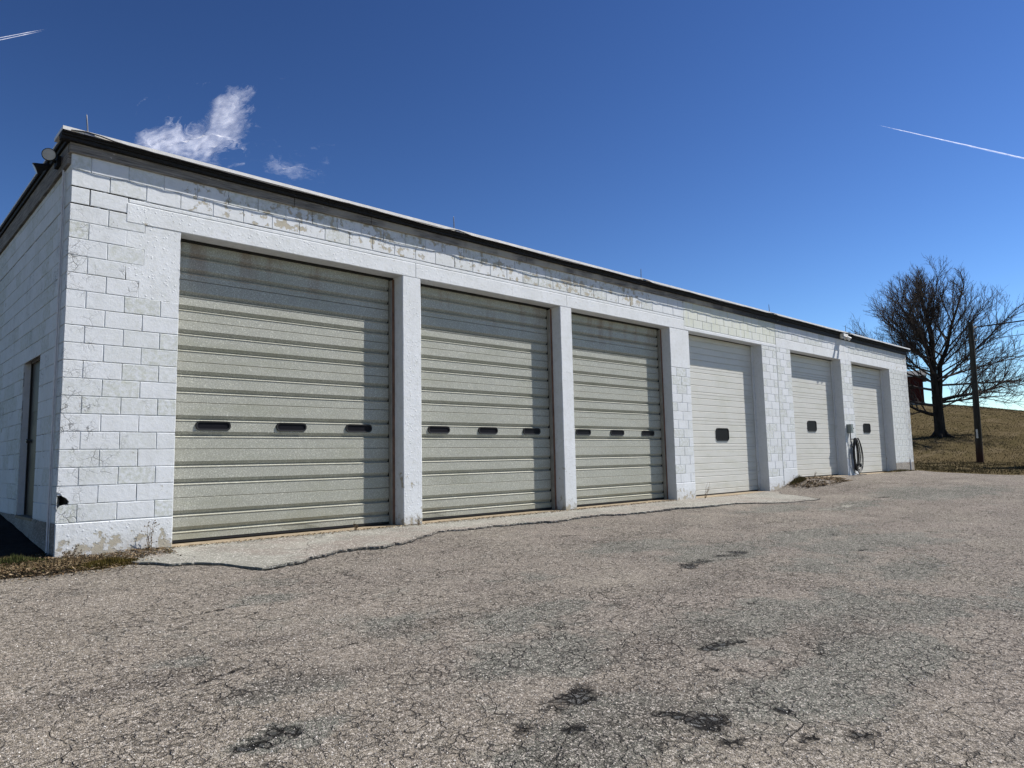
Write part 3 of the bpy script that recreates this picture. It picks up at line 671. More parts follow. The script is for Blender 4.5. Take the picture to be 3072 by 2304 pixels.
# foundation course
def found(x0, x1, z1, mat=M_PLASTER, y0=-.003): 
    m = MB(); m.bbox(x0, x1, y0, .02, -.28, z1, .008); return m.build('foundation', mat, wall_f)
found(.0, 1.233, cz(21)-.006); found(12.012, 12.798, cz(21)-.006); found(16.357, 17.188, cz(21)-.006); found(17.207, 18.058, cz(20)-.006); found(21.567, 22.428, cz(20)-.006); found(25.852, END, cz(20)-.004, M_FOUND)
m = MB()
m.box(-.004, .02, .024, DY0, -.4, cz(21)-.006); m.box(-.004, .02, DY0, 9.3, -.4, cz(21)-.006); m.build('foundation', M_FOUND, wall_s)
# side door
sd = MB(); sd.box(.10, .14, DY0+.04, DY1-.04, .37, DZ1-.04, 0); sd.box(.085, .13, DY1-.04, DY1, .37, DZ1, 0); sd.box(.085, .13, DY0, DY0+.04, .37, DZ1, 0); sd.box(.085, .13, DY0+.04, DY1-.04, DZ1-.04, DZ1, 1); sd.box(-.012, .095, DY0+.01, DY1-.01, .34, .372, 2)
for zz in (.75, 1.35, 1.95): sd.box(.094, .10, DY0+.18, DY1-.18, zz-.22, zz+.2, 0)
sdo = sd.build('side_door', [M_BROWNDOOR, M_PLASTER, M_SILL], G); tag(sdo, 'narrow dark door in the shaded side wall')
kb = MB(); kb.tube([(.10, DY0+.9, 1.35), (.04, DY0+.9, 1.35)], [.012, .03], 8); kb.build('door_knob', M_STEEL, sdo)
# sill strips under the doors
for (a, b) in D13+D46:
    z = .262 if a > 17 else .0
    m = MB(); n = int((b-a)/.12); vs = []
    for i in range(n+1):
        x = a+.002+(b-a-.004)*i/n; y = -.012-random.random()*.012
        vs += [(x, y, z-.25), (x, y, z-.012), (x, .02, z), (x, .34, z+.004)]
    m.add(vs, [(4*i+k+4, 4*i+k, 4*i+k+1, 4*i+k+5)[::-1] for i in range(n) for k in range(3)]); m.build('door_sill', M_SILL, wall_f)

# doors ----------------------------------------------------------
def profile(z0, z1, bands, dep, up, dn, lip=.013):
    P = [(0.004, z1-.002), (0., z1-.005)]
    for zc in sorted(bands, reverse=True):
        P += [(0., zc+up), (dep*.93, zc-dn*.55), (dep, zc-dn*.72), (.35*dep, zc-dn*.80), (-.18*dep, zc-dn*.80-lip), (0.0, zc-dn*.80-lip*1.9)]
    P += [(0., z0+.006), (.005, z0+.003)]
    return P
def panel(x0, x1, P, mat, door, y, dent=None):
    m = MB(); n = 14 if dent else 1; vs = []
    L = len(P)
    for i in range(n+1):
        x = x0+(x1-x0)*i/n
        for (yy, z) in P:
            o = 0
            if dent: o = dent(x, z)
            vs.append((x, y+yy+o, z))
        vs += [(x, y+.045, P[-1][1]), (x, y+.045, P[0][1])]
    K = L+2
    m.add(vs, [(i*K+k, i*K+k+1, (i+1)*K+k+1, (i+1)*K+k) for i in range(n) for k in range(L-1)]+[(i*K+L-1, i*K+L, (i+1)*K+L, (i+1)*K+L-1) for i in range(n)]+[(i*K+L+1, i*K, (i+1)*K, (i+1)*K+L+1) for i in range(n)])
    m.add(vs[:K], [tuple(range(K))[::-1]]); m.add(vs[-K:], [tuple(range(K))])
    return m.build('door_panel', mat, door)
def rrect(w, h, r, n=6):
    o = []
    for cx, cz_, a0 in ((w/2-r, h/2-r, 0), (-w/2+r, h/2-r, 90), (-w/2+r, -h/2+r, 180), (w/2-r, -h/2+r, 270)):
        for i in range(n+1):
            a = math.radians(a0+90*i/n); o.append((cx+r*math.cos(a), cz_+r*math.sin(a)))
    return o
def window(w, h, r, parent, loc):
    m = MB(); A = rrect(w, h, r); b = .022; B = rrect(w-2*b, h-2*b, max(.01, r-b)); n = len(A)
    vs = [(x, .012, z) for x, z in A]+[(x, -.012, z) for x, z in A]+[(x*.985, -.020, z*.97) for x, z in A]+[(x, -.018, z) for x, z in B]+[(x, -.006, z) for x, z in B]
    fs = []
    for l in range(4):
        for i in range(n):
            j = (i+1) % n; fs.append((l*n+i, (l+1)*n+i, (l+1)*n+j, l*n+j))
    m.add(vs, fs, 0, False); m.add([(x, -.007, z) for x, z in B], [tuple(range(n))[::-1]], 1)
    return m.build('door_window', [M_SEAL, M_GLASS], parent, loc)
JO = [(3.401, 3.905), (2.863, 3.401), (2.322, 2.863), (1.791, 2.322), (1.19, 1.791), (.572, 1.19), (.045, .572)]
BA = [(3.745, 3.53), (3.222, 3.034), (2.715, 2.503), (2.176, 1.957), (1.598, 1.387), (1.005, .781), (.385, .18)]
lab13 = ['galvanised ribbed door nearest the camera, widest in view', 'galvanised ribbed door between the two free pillars, bottom panel dented', 'galvanised ribbed door left of the block pier']
for di, (a, b) in enumerate(D13):
    m = MB(); m.box(a+.004, b-.004, RV+.05, RV+.07, .01, 3.92, 0)
    m.box(b-.045, b-.004, .225, .232, .0, 3.90, 1); m.box(b-.068, b-.045, .232, RV-.003, .0, 3.88, 2); m.box(a+.004, a+.04, .24, RV-.003, .0, 3.88, 1)
    m.box(a+.004, b-.004, .262, RV+.04, 3.906, 3.926, 3)
    m.box(a+.07, b-.075, RV-.004, RV+.04, .018, .043, 3)
    door = tag(m.build('garage_door', [M_DARK, M_RUST, M_TRACK, M_SEAL], G), lab13[di])
    for pi, ((z0, z1), bs) in enumerate(zip(JO, BA)):
        dent = None
        if pi == 6 and di == 0: dent = lambda x, z: .022*math.exp(-((x-3.05)/.18)**2-((z-.06)/.07)**2)
        if pi == 6 and di == 1: dent = lambda x, z: .030*math.exp(-((x-5.35)/.25)**2-((z-.06)/.10)**2)
        if pi == 5 and di == 1: dent = lambda x, z: .014*math.exp(-((x-5.8)/.45)**2-((z-.62)/.06)**2)
        panel(a+.02, b-.07, profile(z0, z1, bs, .042, .030, .038), M_GALV, door, RV, dent)
    for q in (-1.10, 0, 1.10): window(.46, .125, .058, door, ((a+b)/2+q-(.02 if di == 0 else 0), RV, 1.495))
lab46 = ['cream door with fine ribs and one small window, right of the block pier', 'cream door with fine ribs just past the vertical wall crack', 'pinkish cream door with fine ribs at the far end']
for di, (a, b) in enumerate(D46):
    zb = .268 if a > 17 else .005
    zs = [.143+.1595*i for i in range(-1, 25)] if a < 17 else [.186+.1538*i for i in range(0, 26)]
    m = MB(); m.box(a+.004, b-.004, RV+.05, RV+.07, zb-.02, 3.95, 0); m.box(b-.06, b-.004, .26, RV-.004, zb, 3.93, 1); m.box(a+.004, a+.05, .26, RV-.004, zb, 3.93, 1)
    m.box(a+.03, b-.03, RV-.003, RV+.04, zb, zb+.022, 2)
    door = tag(m.build('garage_door', [M_DARK, M_PLASTER, M_SEAL], G), lab46[di])
    lo = zb+.024; n = 0; edges = [lo]+[zs[i]+.07 for i in range(4, len(zs), 4) if zs[i]+.07 < 3.8]+[3.94]
    if a < 17: edges = [lo]+[z+.079 for z in (.458+.02, 1.107, 1.745, 2.39, 3.03)]+[3.93]
    for z0, z1 in zip(edges[:-1], edges[1:]):
        bs = [z for z in zs if z0+.015 < z < z1-.02]
        panel(a+.03, b-.03, profile(z0, z1, bs, .012, .009, .012, .009), M_PDOOR, door, RV)
    window(.62, .33, .085, door, ((a+b)/2+.03, RV, 1.495 if a < 17 else 1.80))

# roof, fascia --------------------------------------------------
c = MB(); c.box(.10, END-.05, .10, DEP, TOP+.101, 4.84, 0); c.build('roof', [M_ROOF], G)
cuts = [-.03, 2.75, 4.02, 7.38, 10.9, 14.3, 17.2, 20.8, 24.4, END+.04]
for a, b in zip(cuts[:-1], cuts[1:]):
    m = MB(); m.bbox(a+.003, b-.003, -.034-random.random()*.004, .03, 4.622, 4.742, .006); m.build('fascia_board', M_WOOD, G)
m = MB()
def wav(f): return [f(x) for x in np.arange(-.13, END+.14, .30)]
def strip(y0, y1, z0, z1, amp, mat, name, par, x0=-.13, x1=END+.13, sd=1):
    m = MB(); vs = []; xs_ = np.linspace(x0, x1, 110)
    for x in xs_:
        q = amp*(float(fbm(x*1.1, sd*3.3, 1, 3, sd))-.5)*2; q2 = amp*(float(fbm(x*1.7, sd*7.3, 1, 3, sd+1))-.5)*2
        vs += [(x, y0+q, z0+q2), (x, y0+q, z1+q2*.4), (x, y1, z1+q2*.4), (x, y1, z0+q2)]
    m.add(vs, [(4*i+k, 4*i+4+k, 4*i+4+(k+1) % 4, 4*i+(k+1) % 4) for i in range(len(xs_)-1) for k in range(4)]); m.add(vs[:4], [(3,2,1,0)][::-1]); m.add(vs[-4:], [(0,1,2,3)])
    return m.build(name, mat, par)
strip(-.085, .02, 4.744, 4.782, .004, M_TAR, 'roof_edge_board', G, sd=2)
strip(-.110, .02, 4.784, 4.808, .004, M_TAR, 'roof_edge_board', G, sd=3)
strip(-.140, .06, 4.810, 4.822, .004, M_TAR, 'roof_edge_board', G, sd=4)
strip(-.146, .30, 4.824, 4.866, .0025, M_WHITE, 'drip_edge', G, sd=5)
# side fascia (shaded)
m = MB(); m.box(-.034, .03, .034, DEP, 4.50, 4.742); m.build('fascia_board', M_WOOD, G)
m = MB(); m.box(-.06, .03, -.03, DEP, 4.744, 4.79); m.box(-.085, .05, -.06, DEP, 4.792, 4.822); m.build('roof_edge_board', M_TAR, G)
m = MB(); m.box(-.092, .3, -.138, DEP, 4.8245, 4.850); m.build('drip_edge', M_WHITE, G)
# lightning rods and the conductor cable sagging along the edge
rodx = [.14, 5.65, 10.93, 16.84, 22.05]
for i, x in enumerate(rodx):
    t0 = 4.866; top = 5.115+.02*(i > 3)
    m = MB(); dx = random.uniform(-.02, .01); m.tube([(x, -.05, t0), (x+dx*.5, -.05, t0+.13), (x+dx, -.05, top-.02), (x+dx, -.05, top)], [.009, .009, .007, .001], 6)
    m.tube([(x, -.05, t0-.004), (x, -.05, t0+.02)], [.035, .018], 8); m.box(x-.05, x+.05, -.155, -.148, 4.82, 4.85)
    m.build('lightning_rod', M_STEEL, G)
m = MB(); P = []
for x in np.arange(-.05, END, .15):
    dmin = min(abs(x-r) for r in rodx)
    P.append((x, -.152-.01*random.random(), 4.805+.045*math.exp(-(dmin/.22)**2)+.008*math.sin(x*2.1)+.004*random.random()))
m.tube(P, .0075, 6); m.build('conductor_cable', M_BLACK, G)
m = MB()
m.tube([(-.022, .29, 4.50), (-.022, .285, 4.3), (-.016, .28, 3.), (-.016, .28, 1.2), (-.018, .28, .30), (-.02, .26, -.0)], .011, 8)
m.tube([(-.02, .21, 4.45), (-.012, .215, 3.), (-.012, .22, .30), (-.015, .2, -.0)], .006, 6)
for z in (3.9, 2.9, 1.4, .6): m.tube([(-.014, .28, z), (-.014, .28, z+.05)], .017, 8)
m.build('conduit', M_BLOCKP, G)
# double spot lamp on the near corner fascia
fl = MB(); cpos = Vector((-.09, .46, 4.66))
fl.box(-.075, -.035, .38, .54, 4.58, 4.70, 0)
def lampcone(mb, p, d, r=.078, L=.15):
    d = Vector(d).normalized(); p = Vector(p); mb.tube([p, p+d*.03, p+d*(L*.55), p+d*L, p+d*(L+.012)], [.02, .03, r*.62, r, r*.98], 18, 0, cap=True)
    mb.tube([p+d*(L+.006), p+d*(L+.016)], [r*.90, r*.86], 18, 1)
fl.tube([(-.07, .46, 4.64), (-.12, .45, 4.66)], .018, 8)
lampcone(fl, (-.12, .45, 4.67), (-.35, -.95, -.10)); lampcone(fl, (-.11, .55, 4.62), (-.9, .15, -.45), .07, .16)
tag(fl.build('spot_lamp', [M_TAR, M_LENS], G), 'dark twin spot lamp on the near roof corner')
# white security light near the far end
fl = MB(); x = 21.65; z = 4.70
fl.box(x-.07, x+.07, -.075, -.035, z-.05, z+.07, 0)
fl.box(x-.16, x+.17, -.20, -.07, z+.02, z+.075, 0)
for sx_, zz in ((-.13, 0), (.13, 0)):
    fl.tube([(x+sx_*.6, -.14, z+.02), (x+sx_, -.19, z-.03)], .014, 6); 
    d = Vector((sx_*2.2, -.8, -.62)).normalized(); p = Vector((x+sx_, -.17, z-.02)); fl.tube([p, p+d*.10, p+d*.13], [.045, .062, .06], 14, 0); fl.tube([p+d*.128, p+d*.136], [.05, .048], 14, 1)
tag(fl.build('security_light', [M_LAMPW, M_LENS], G), 'white twin-head security light under the far roof edge')
# electric box with lever and conduit on the narrow pier
eb = MB(); eb.bbox(21.70, 21.90, -.13, -.001, 1.60, 1.86, .012); eb.box(21.685, 21.915, -.135, -.002, 1.86, 1.872); eb.tube([(21.80, -.06, 1.60), (21.80, -.06, 1.42), (21.83, -.05, 1.30)], .016, 8, 1); eb.tube([(21.90, -.08, 1.76), (21.96, -.09, 1.76), (22.0, -.10, 1.74)], .012, 6, 1)
eb.box(21.74, 21.86, -.137, -.13, 1.66, 1.80)
eb.tube([(21.98, -.0, 1.40), (21.98, -.12, 1.40), (21.98, -.15, 1.44)], .012, 6, 1); eb.tube([(22.2, -.0, 1.40), (22.2, -.12, 1.40), (22.2, -.15, 1.44)], .012, 6, 1)
tag(eb.build('electric_box', [M_BOX, M_BLACK], G), 'grey electric box with a lever')
# thin upright pipe at the far bottom corner
m = MB(); m.tube([(27.3, -.02, .25), (27.3, -.02, .62), (27.32, -.01, .70)], .016, 8); m.build('short_pipe', M_BLOCKP, G)

# ---------------------------------------------------------------- coiled black hose
m = MB()
for i in range(11):
    w = .085+.022*i*random.uniform(.8, 1.1); L = random.uniform(.92, 1.10); ox = random.uniform(-.05, .05); oy = -.05-.012*i*random.uniform(.5, 1.2)
    P = []
    for k in range(25):
        a = 2*math.pi*k/24; P.append((22.09+ox*.5+w*math.sin(a)*(1-.25*math.cos(a)), oy-.02*math.sin(a), 1.43-L/2+(L/2)*math.cos(a)+.004*random.random()))
    m.tube(P, .0125, 6, cap=False)
m.tube([(21.83, -.05, 1.32), (21.86, -.09, 1.1), (21.84, -.1, .7), (21.80, -.12, .32), (21.95, -.14, .275), (22.15, -.18, .265), (22.4, -.12, .27), (22.5, -.2, .262)], .011, 6)
m.tube([(21.95, -.10, 1.35), (21.9, -.12, .8), (21.98, -.14, .4), (22.06, -.16, .27), (22.1, -.2, .26)], .011, 6)
m.tube([(22.16, -.17, .62), (22.16, -.17, .50)], .026, 8)
tag(m.build('coiled_hose', M_BLACK), 'black cable coiled in long loops on hooks between the last two doors', 'hose')

# ---------------------------------------------------------------- litter, weeds, chips
def scatter_bits(name, pts, size, cols, flat=.35, mat=M_BITS, kind='stuff', seed=1):
    r = np.random.default_rng(seed); n = len(pts)
    a = r.random(n)*2*np.pi; t = (r.random(n)-.5)*2*flat; L = size*(.5+r.random(n)); Wd = L*(.12+.35*r.random(n))
    dx = np.stack([np.cos(a)*np.cos(t), np.sin(a)*np.cos(t), np.sin(t)], -1); dy = np.stack([-np.sin(a), np.cos(a), (r.random(n)-.5)*1.2], -1)
    P = np.asarray(pts)
    V = np.stack([P-dx*L[:, None]/2, P+dy*Wd[:, None]/2, P+dx*L[:, None]/2, P-dy*Wd[:, None]/2], 1).reshape(-1, 3)
    F = np.arange(n*4).reshape(n, 4)
    c_ = np.asarray(cols)[r.integers(0, len(cols), n)]*(.6+.8*r.random((n, 1))); c_ = np.concatenate([np.clip(c_, 0, 1), np.ones((n, 1))], 1)
    o = link(name, np_mesh(name, V, F, mat, attrs={'tint': np.repeat(c_, 4, 0)})); tag(o, kind=kind); return o
r = np.random.default_rng(5)
BROWN = [(.10, .066, .036), (.065, .043, .024), (.15, .11, .065), (.04, .028, .018), (.22, .17, .11), (.05, .045, .02)]
N = 26000; px = r.random(N)*3.6-2.4; py = -1.25+r.random(N)*1.5; e = -.80+.45*(fbm(px, py, 1.6, 3, 3)-.5)+.30*sst(.2, .9, px)
k = (py > e-.30*r.random(N)**3) & ((px < .0) | (py < -.01)) & (px < 1.15); px, py = px[k], py[k]
scatter_bits('leaf_litter', np.stack([px, py, np.maximum(soil_z(px, py), gz(px, py))+.014+.02*r.random(len(px))], -1), .032, BROWN, .6, seed=2)
N = 3500; px = 17.1+r.random(N)*3.0; py = -1.15*r.random(N)**.8-.02; k = (py > -1.15*np.clip(1-(px-18.3)**2/3.2, 0, 1)-.25*r.random(N)**3) & (fbm(px, py, 3, 3, 2) > .36); px, py = px[k], py[k]
scatter_bits('leaf_litter', np.stack([px, py, gz(px, py)+.02+.03*np.clip(1+py, 0, 1)*r.random(len(px))], -1), .07, BROWN+[(.24, .19, .14), (.16, .14, .12)], .5, seed=3)
N = 3800; px = .9+r.random(N)*11; py = -.0-.16*r.random(N)**2; zz = gz(px, py)+.035
scatter_bits('leaf_litter', np.stack([px, py, zz], -1), .03, BROWN+[(.4, .33, .22)], .4, seed=4)
N = 2600; px = .5+r.random(N)*14.5; py = np.interp(px, ax, ay)+r.normal(0, .05, N); k = fbm(px, px*0, 1.4, 3, 4) > .42; px, py = px[k], py[k]
scatter_bits('crumbled_asphalt', np.stack([px, py, gz(px, py)+.03], -1), .020, [(.12, .11, .10), (.05, .048, .045), (.25, .23, .20), (.09, .075, .06)], .6, seed=9)
# moss
def moss(name, cx, cy, rx, ry, n, cols, seed, h=.04):
    r = np.random.default_rng(seed); a = r.random(n)*2*np.pi; q = np.sqrt(r.random(n)); px = cx+rx*q*np.cos(a); py = cy+ry*q*np.sin(a)
    k = (px < 0) | (py < -.01); px, py, q = px[k], py[k], q[k]
    base = np.stack([px, py, soil_z(px, py)], -1); n = len(px)
    l = np.stack([(r.random(n)-.5)*.03, (r.random(n)-.5)*.03, h*(.3+r.random(n))*(1.1-q)+.004], -1); w = np.stack([(r.random(n)-.5)*.012, (r.random(n)-.5)*.012, np.zeros(n)], -1)
    V = np.stack([base-w, base+w, base+l+w*.3], 1).reshape(-1, 3); F = np.arange(3*n).reshape(n, 3)
    c_ = np.asarray(cols)[r.integers(0, len(cols), n)]*(.6+.8*r.random((n, 1))); c_ = np.concatenate([c_, np.ones((n, 1))], 1)
    tag(link(name, np_mesh(name, V, F, M_BLADE, attrs={'tint': np.repeat(c_, 3, 0)})), kind='stuff')
MO = [(.10, .075, .02), (.07, .062, .02), (.12, .085, .025), (.06, .05, .018)]
moss('moss', .42, -.72, .42, .16, 14000, MO, 1, .075); moss('moss', -.38, -.05, .35, .12, 5000, [(.045, .06, .02), (.06, .07, .025), (.08, .07, .03)], 2, .09)
moss('dry_grass', 17.75, -.15, .45, .14, 2500, [(.14, .11, .05), (.08, .07, .03)], 3, .16); moss('dry_grass', -.1, -.45, 1., .3, 3000, [(.20, .15, .08), (.12, .09, .05)], 4, .07)
moss('dry_grass', 26., -.06, 1.7, .06, 1500, [(.2, .16, .08), (.1, .09, .04)], 5, .10)
# individual dead weeds
def weed(loc, h, n, spread, label, seed):
    r = random.Random(seed); m = MB(); b = Vector((0, 0, 0))
    for i in range(n):
        a = r.uniform(0, 6.28); l = Vector((math.cos(a)*spread*r.uniform(.3, 1), -abs(math.sin(a))*spread*.6, h*r.uniform(.55, 1)))
        P = [b+Vector((r.uniform(-.02, .02), -r.random()*.03, -.02))]
        for k in range(1, 6): P.append(P[0]+l*(k/5)+Vector((r.uniform(-.012, .012), r.uniform(-.01, .01), 0)))
        m.tube(P, [.0045, .004, .0035, .003, .0025, .001], 5)
        for k in range(r.randint(2, 5)):
            q = P[r.randint(2, 5)]; d = Vector((r.uniform(-1, 1), r.uniform(-1, .2), r.uniform(.2, 1))).normalized()*h*r.uniform(.08, .22)
            m.tube([q, q+d*.6, q+d], [.0025, .002, .0015], 4)
            m.add([q+d+Vector((-.008, 0, 0)), q+d+Vector((0, -.006, .012)), q+d+Vector((.009, 0, .002)), q+d+Vector((0, .004, -.01))], [(0, 1, 2, 3)])
    o = m.build('dead_weed', M_STEM, None, loc); tag(o, label, 'weed', 'dead weeds along the wall foot')
weed((.97, -.03, -.02), .34, 5, .08, 'dry branching weed against the white base left of the first door', 1)
weed((.12, -.10, -.02), .16, 9, .14, 'low dry tuft at the foot of the near building corner', 2)
weed((13.05, -.05, -.02), .34, 5, .22, 'thin dry weed in front of the left edge of the fourth door', 3)
weed((17.62, -.06, .14), .26, 5, .12, 'dry weed on the dirt mound beside the vertical wall crack', 4)
weed((4.86, -.05, -.02), .16, 4, .05, 'small dry weed at the foot of the first free pillar', 5)
weed((3.75, -.03, .01), .12, 5, .06, 'tiny dry weed under the right part of the first door', 6)
weed((18.9, -.06, .26), .20, 5, .10, 'low dry weed on the sill left of the fifth door middle', 7)

# loose stone chips near the camera, embedded in the seal coat
N = 80000; r = np.random.default_rng(11)
dd = 1.5+13.5*r.random(N)**1.25; az = CAM['yaw']+(r.random(N)-.5)*1.45
px = CAM['x']+np.sin(az)*dd; py = CAM['y']+np.cos(az)*dd
k = (py < -.25) & (px < 20); px, py, dd = px[k], py[k], dd[k]
k = r.random(len(px)) < .35+.9*fbm(px, py, 2.3, 3, 6); px, py, dd = px[k], py[k], dd[k]; n = len(px)
sz = (.0022+.0038*r.random(n)**2)*(.8+dd*.05)
from_z = np.interp(0, [0], [0])
def asph_z(px, py):
    z = gz(px, py)+.030*(fbm(px, py, .5, 3, 1)-.5)*sst(0, 1, -py)+.010*(fbm(px, py, 5, 3, 4)-.5)+.006*(fbm(px, py, 18, 2, 3)-.5)*sst(-3, -5, py)
    return z-.010*np.clip(blob(px, py, DARK), 0, 1)
pz = asph_z(px, py)
on_ap = (px > .45) & (px < 16.2) & (py > np.interp(px, ax, ay)); pz = np.where(on_ap, gz(px, py)+.024, pz)
a = r.random(n)*6.28; ca, sa = np.cos(a), np.sin(a); asp = .55+.45*r.random(n)
O = np.array([(1, 0, .2), (0, 1, .1), (-1, 0, .25), (0, -1, .15), (.1, .1, .8)])
V = np.zeros((n, 5, 3))
for i, (ox, oy, oz) in enumerate(O):
    jx = ox+(r.random(n)-.5)*.6; jy = (oy+(r.random(n)-.5)*.6)*asp
    V[:, i, 0] = px+(jx*ca-jy*sa)*sz; V[:, i, 1] = py+(jx*sa+jy*ca)*sz; V[:, i, 2] = pz+(oz*(.7+.6*r.random(n))-.1)*sz
b0 = np.arange(n)[:, None]*5
F = np.concatenate([b0+np.array([[0, 1, 4]]), b0+np.array([[1, 2, 4]]), b0+np.array([[2, 3, 4]]), b0+np.array([[3, 0, 4]])], 0)
pal = np.array([(.42, .38, .34), (.50, .47, .43), (.26, .22, .20), (.20, .19, .17), (.33, .27, .23), (.60, .58, .54), (.12, .11, .10)])
cc = pal[r.integers(0, 7, n)]*(.75+.5*r.random((n, 1))); cc = np.concatenate([np.clip(cc, 0, .75), np.ones((n, 1))], 1)
tag(link('stone_chips', np_mesh('stone_chips', V.reshape(-1, 3), F, M_CHIP, attrs={'tint': np.repeat(cc, 5, 0)})), kind='stuff')

# grass blades on the hill, clumped
N = 150000; r = np.random.default_rng(21)
dd = 27+60*r.random(N)**1.2; az = math.radians(70.5)+(r.random(N)-.5)*math.radians(24)
px = CAM['x']+np.sin(az)*dd; py = CAM['y']+np.cos(az)*dd; k = (px > edge_x(py)+.1); px, py, dd = px[k], py[k], dd[k]
k = r.random(len(px)) < .2+1.1*fbm(px, py, .6, 4, 3)**1.5; px, py, dd = px[k], py[k], dd[k]; n = len(px); pz = lawn_z(px, py)-.01
h = (.02+.035*r.random(n))*(1+dd*.008); a = r.random(n)*6.28; w = .006+.012*r.random(n)
B = np.stack([px, py, pz], -1); wv = np.stack([np.cos(a)*w, np.sin(a)*w, 0*a], -1); tp = np.stack([(r.random(n)-.5)*.08, (r.random(n)-.5)*.08, h], -1)
V = np.stack([B-wv, B+wv, B+tp+wv*.5, B+tp-wv*.6], 1).reshape(-1, 3); F = np.arange(4*n).reshape(n, 4)
gp = np.array([(.10, .08, .042), (.08, .064, .032), (.07, .062, .028), (.15, .12, .075), (.055, .046, .025)])
cc = gp[r.integers(0, 5, n)]*(.7+.6*r.random((n, 1))); cc = np.concatenate([cc, np.ones((n, 1))], 1)
tag(link('dormant_grass', np_mesh('dormant_grass', V, F, M_BLADE, attrs={'tint': np.repeat(cc, 4, 0)})), kind='stuff')

# ---------------------------------------------------------------- utility pole and wires
base = Vector((39.01, .58, float(lawn_z(39.01, .58))-.3)); hr = Vector((cy_, -sy_, 0))
top = Vector((39.01, .58, 7.33))+hr*.13
pole = tag(empty('utility_pole', (39.01, .58, .3)), 'dark wooden utility pole standing on the grass right of the garage', 'utility pole')
def rel(p): return Vector(p)-Vector((39.01, .58, .3))
m = MB(); m.tube([rel(base), rel(base.lerp(top, .35)), rel(base.lerp(top, .75)), rel(top)], [.165, .15, .128, .115], 14); m.build('pole_shaft', M_POLE, pole)
tp_ = rel(base.lerp(top, .235)); m = MB(); M_ = Matrix.Translation(tp_)@Matrix.Rotation(-CAM['yaw']-.5, 4, 'Z'); m.box(-.10, -.02, -.165, -.150, -.22, .22, 0, M_); m.build('pole_tag', M_TAG, pole)
m = MB(); m.tube([rel(top)+Vector((-.05, -.15, -.30)), rel(top)+Vector((.05, -.24, -.28))], .03, 8); m.tube([rel(top)+Vector((0, -.13, -.95)), rel(top)+Vector((.05, -.22, -.93))], .025, 8); m.build('insulator', M_TAG, pole)
def wire(a, b, sag, rad, label):
    m = MB(); P = []
    for i in range(41):
        t = i/40; p = Vector(a).lerp(Vector(b), t); p.z -= 4*sag*t*(1-t); P.append(p)
    m.tube(P, rad, 5); o = m.build('overhead_wire', M_BLACK); tag(o, label, 'wire')
wire(top+Vector((.05, -.24, -.28)), (34, -32, 7.9) , .35, .034, 'thick black wire leaving the top of the utility pole')
wire(top+Vector((.05, -.22, -.93)), (36, -32, 8.0), .5, .014, 'thin wire fixed just below the top of the utility pole')
wire(top+Vector((.05, -.2, -1.9)), (37, -32, 5.6), .3, .012, 'lowest thin wire fixed to the utility pole')

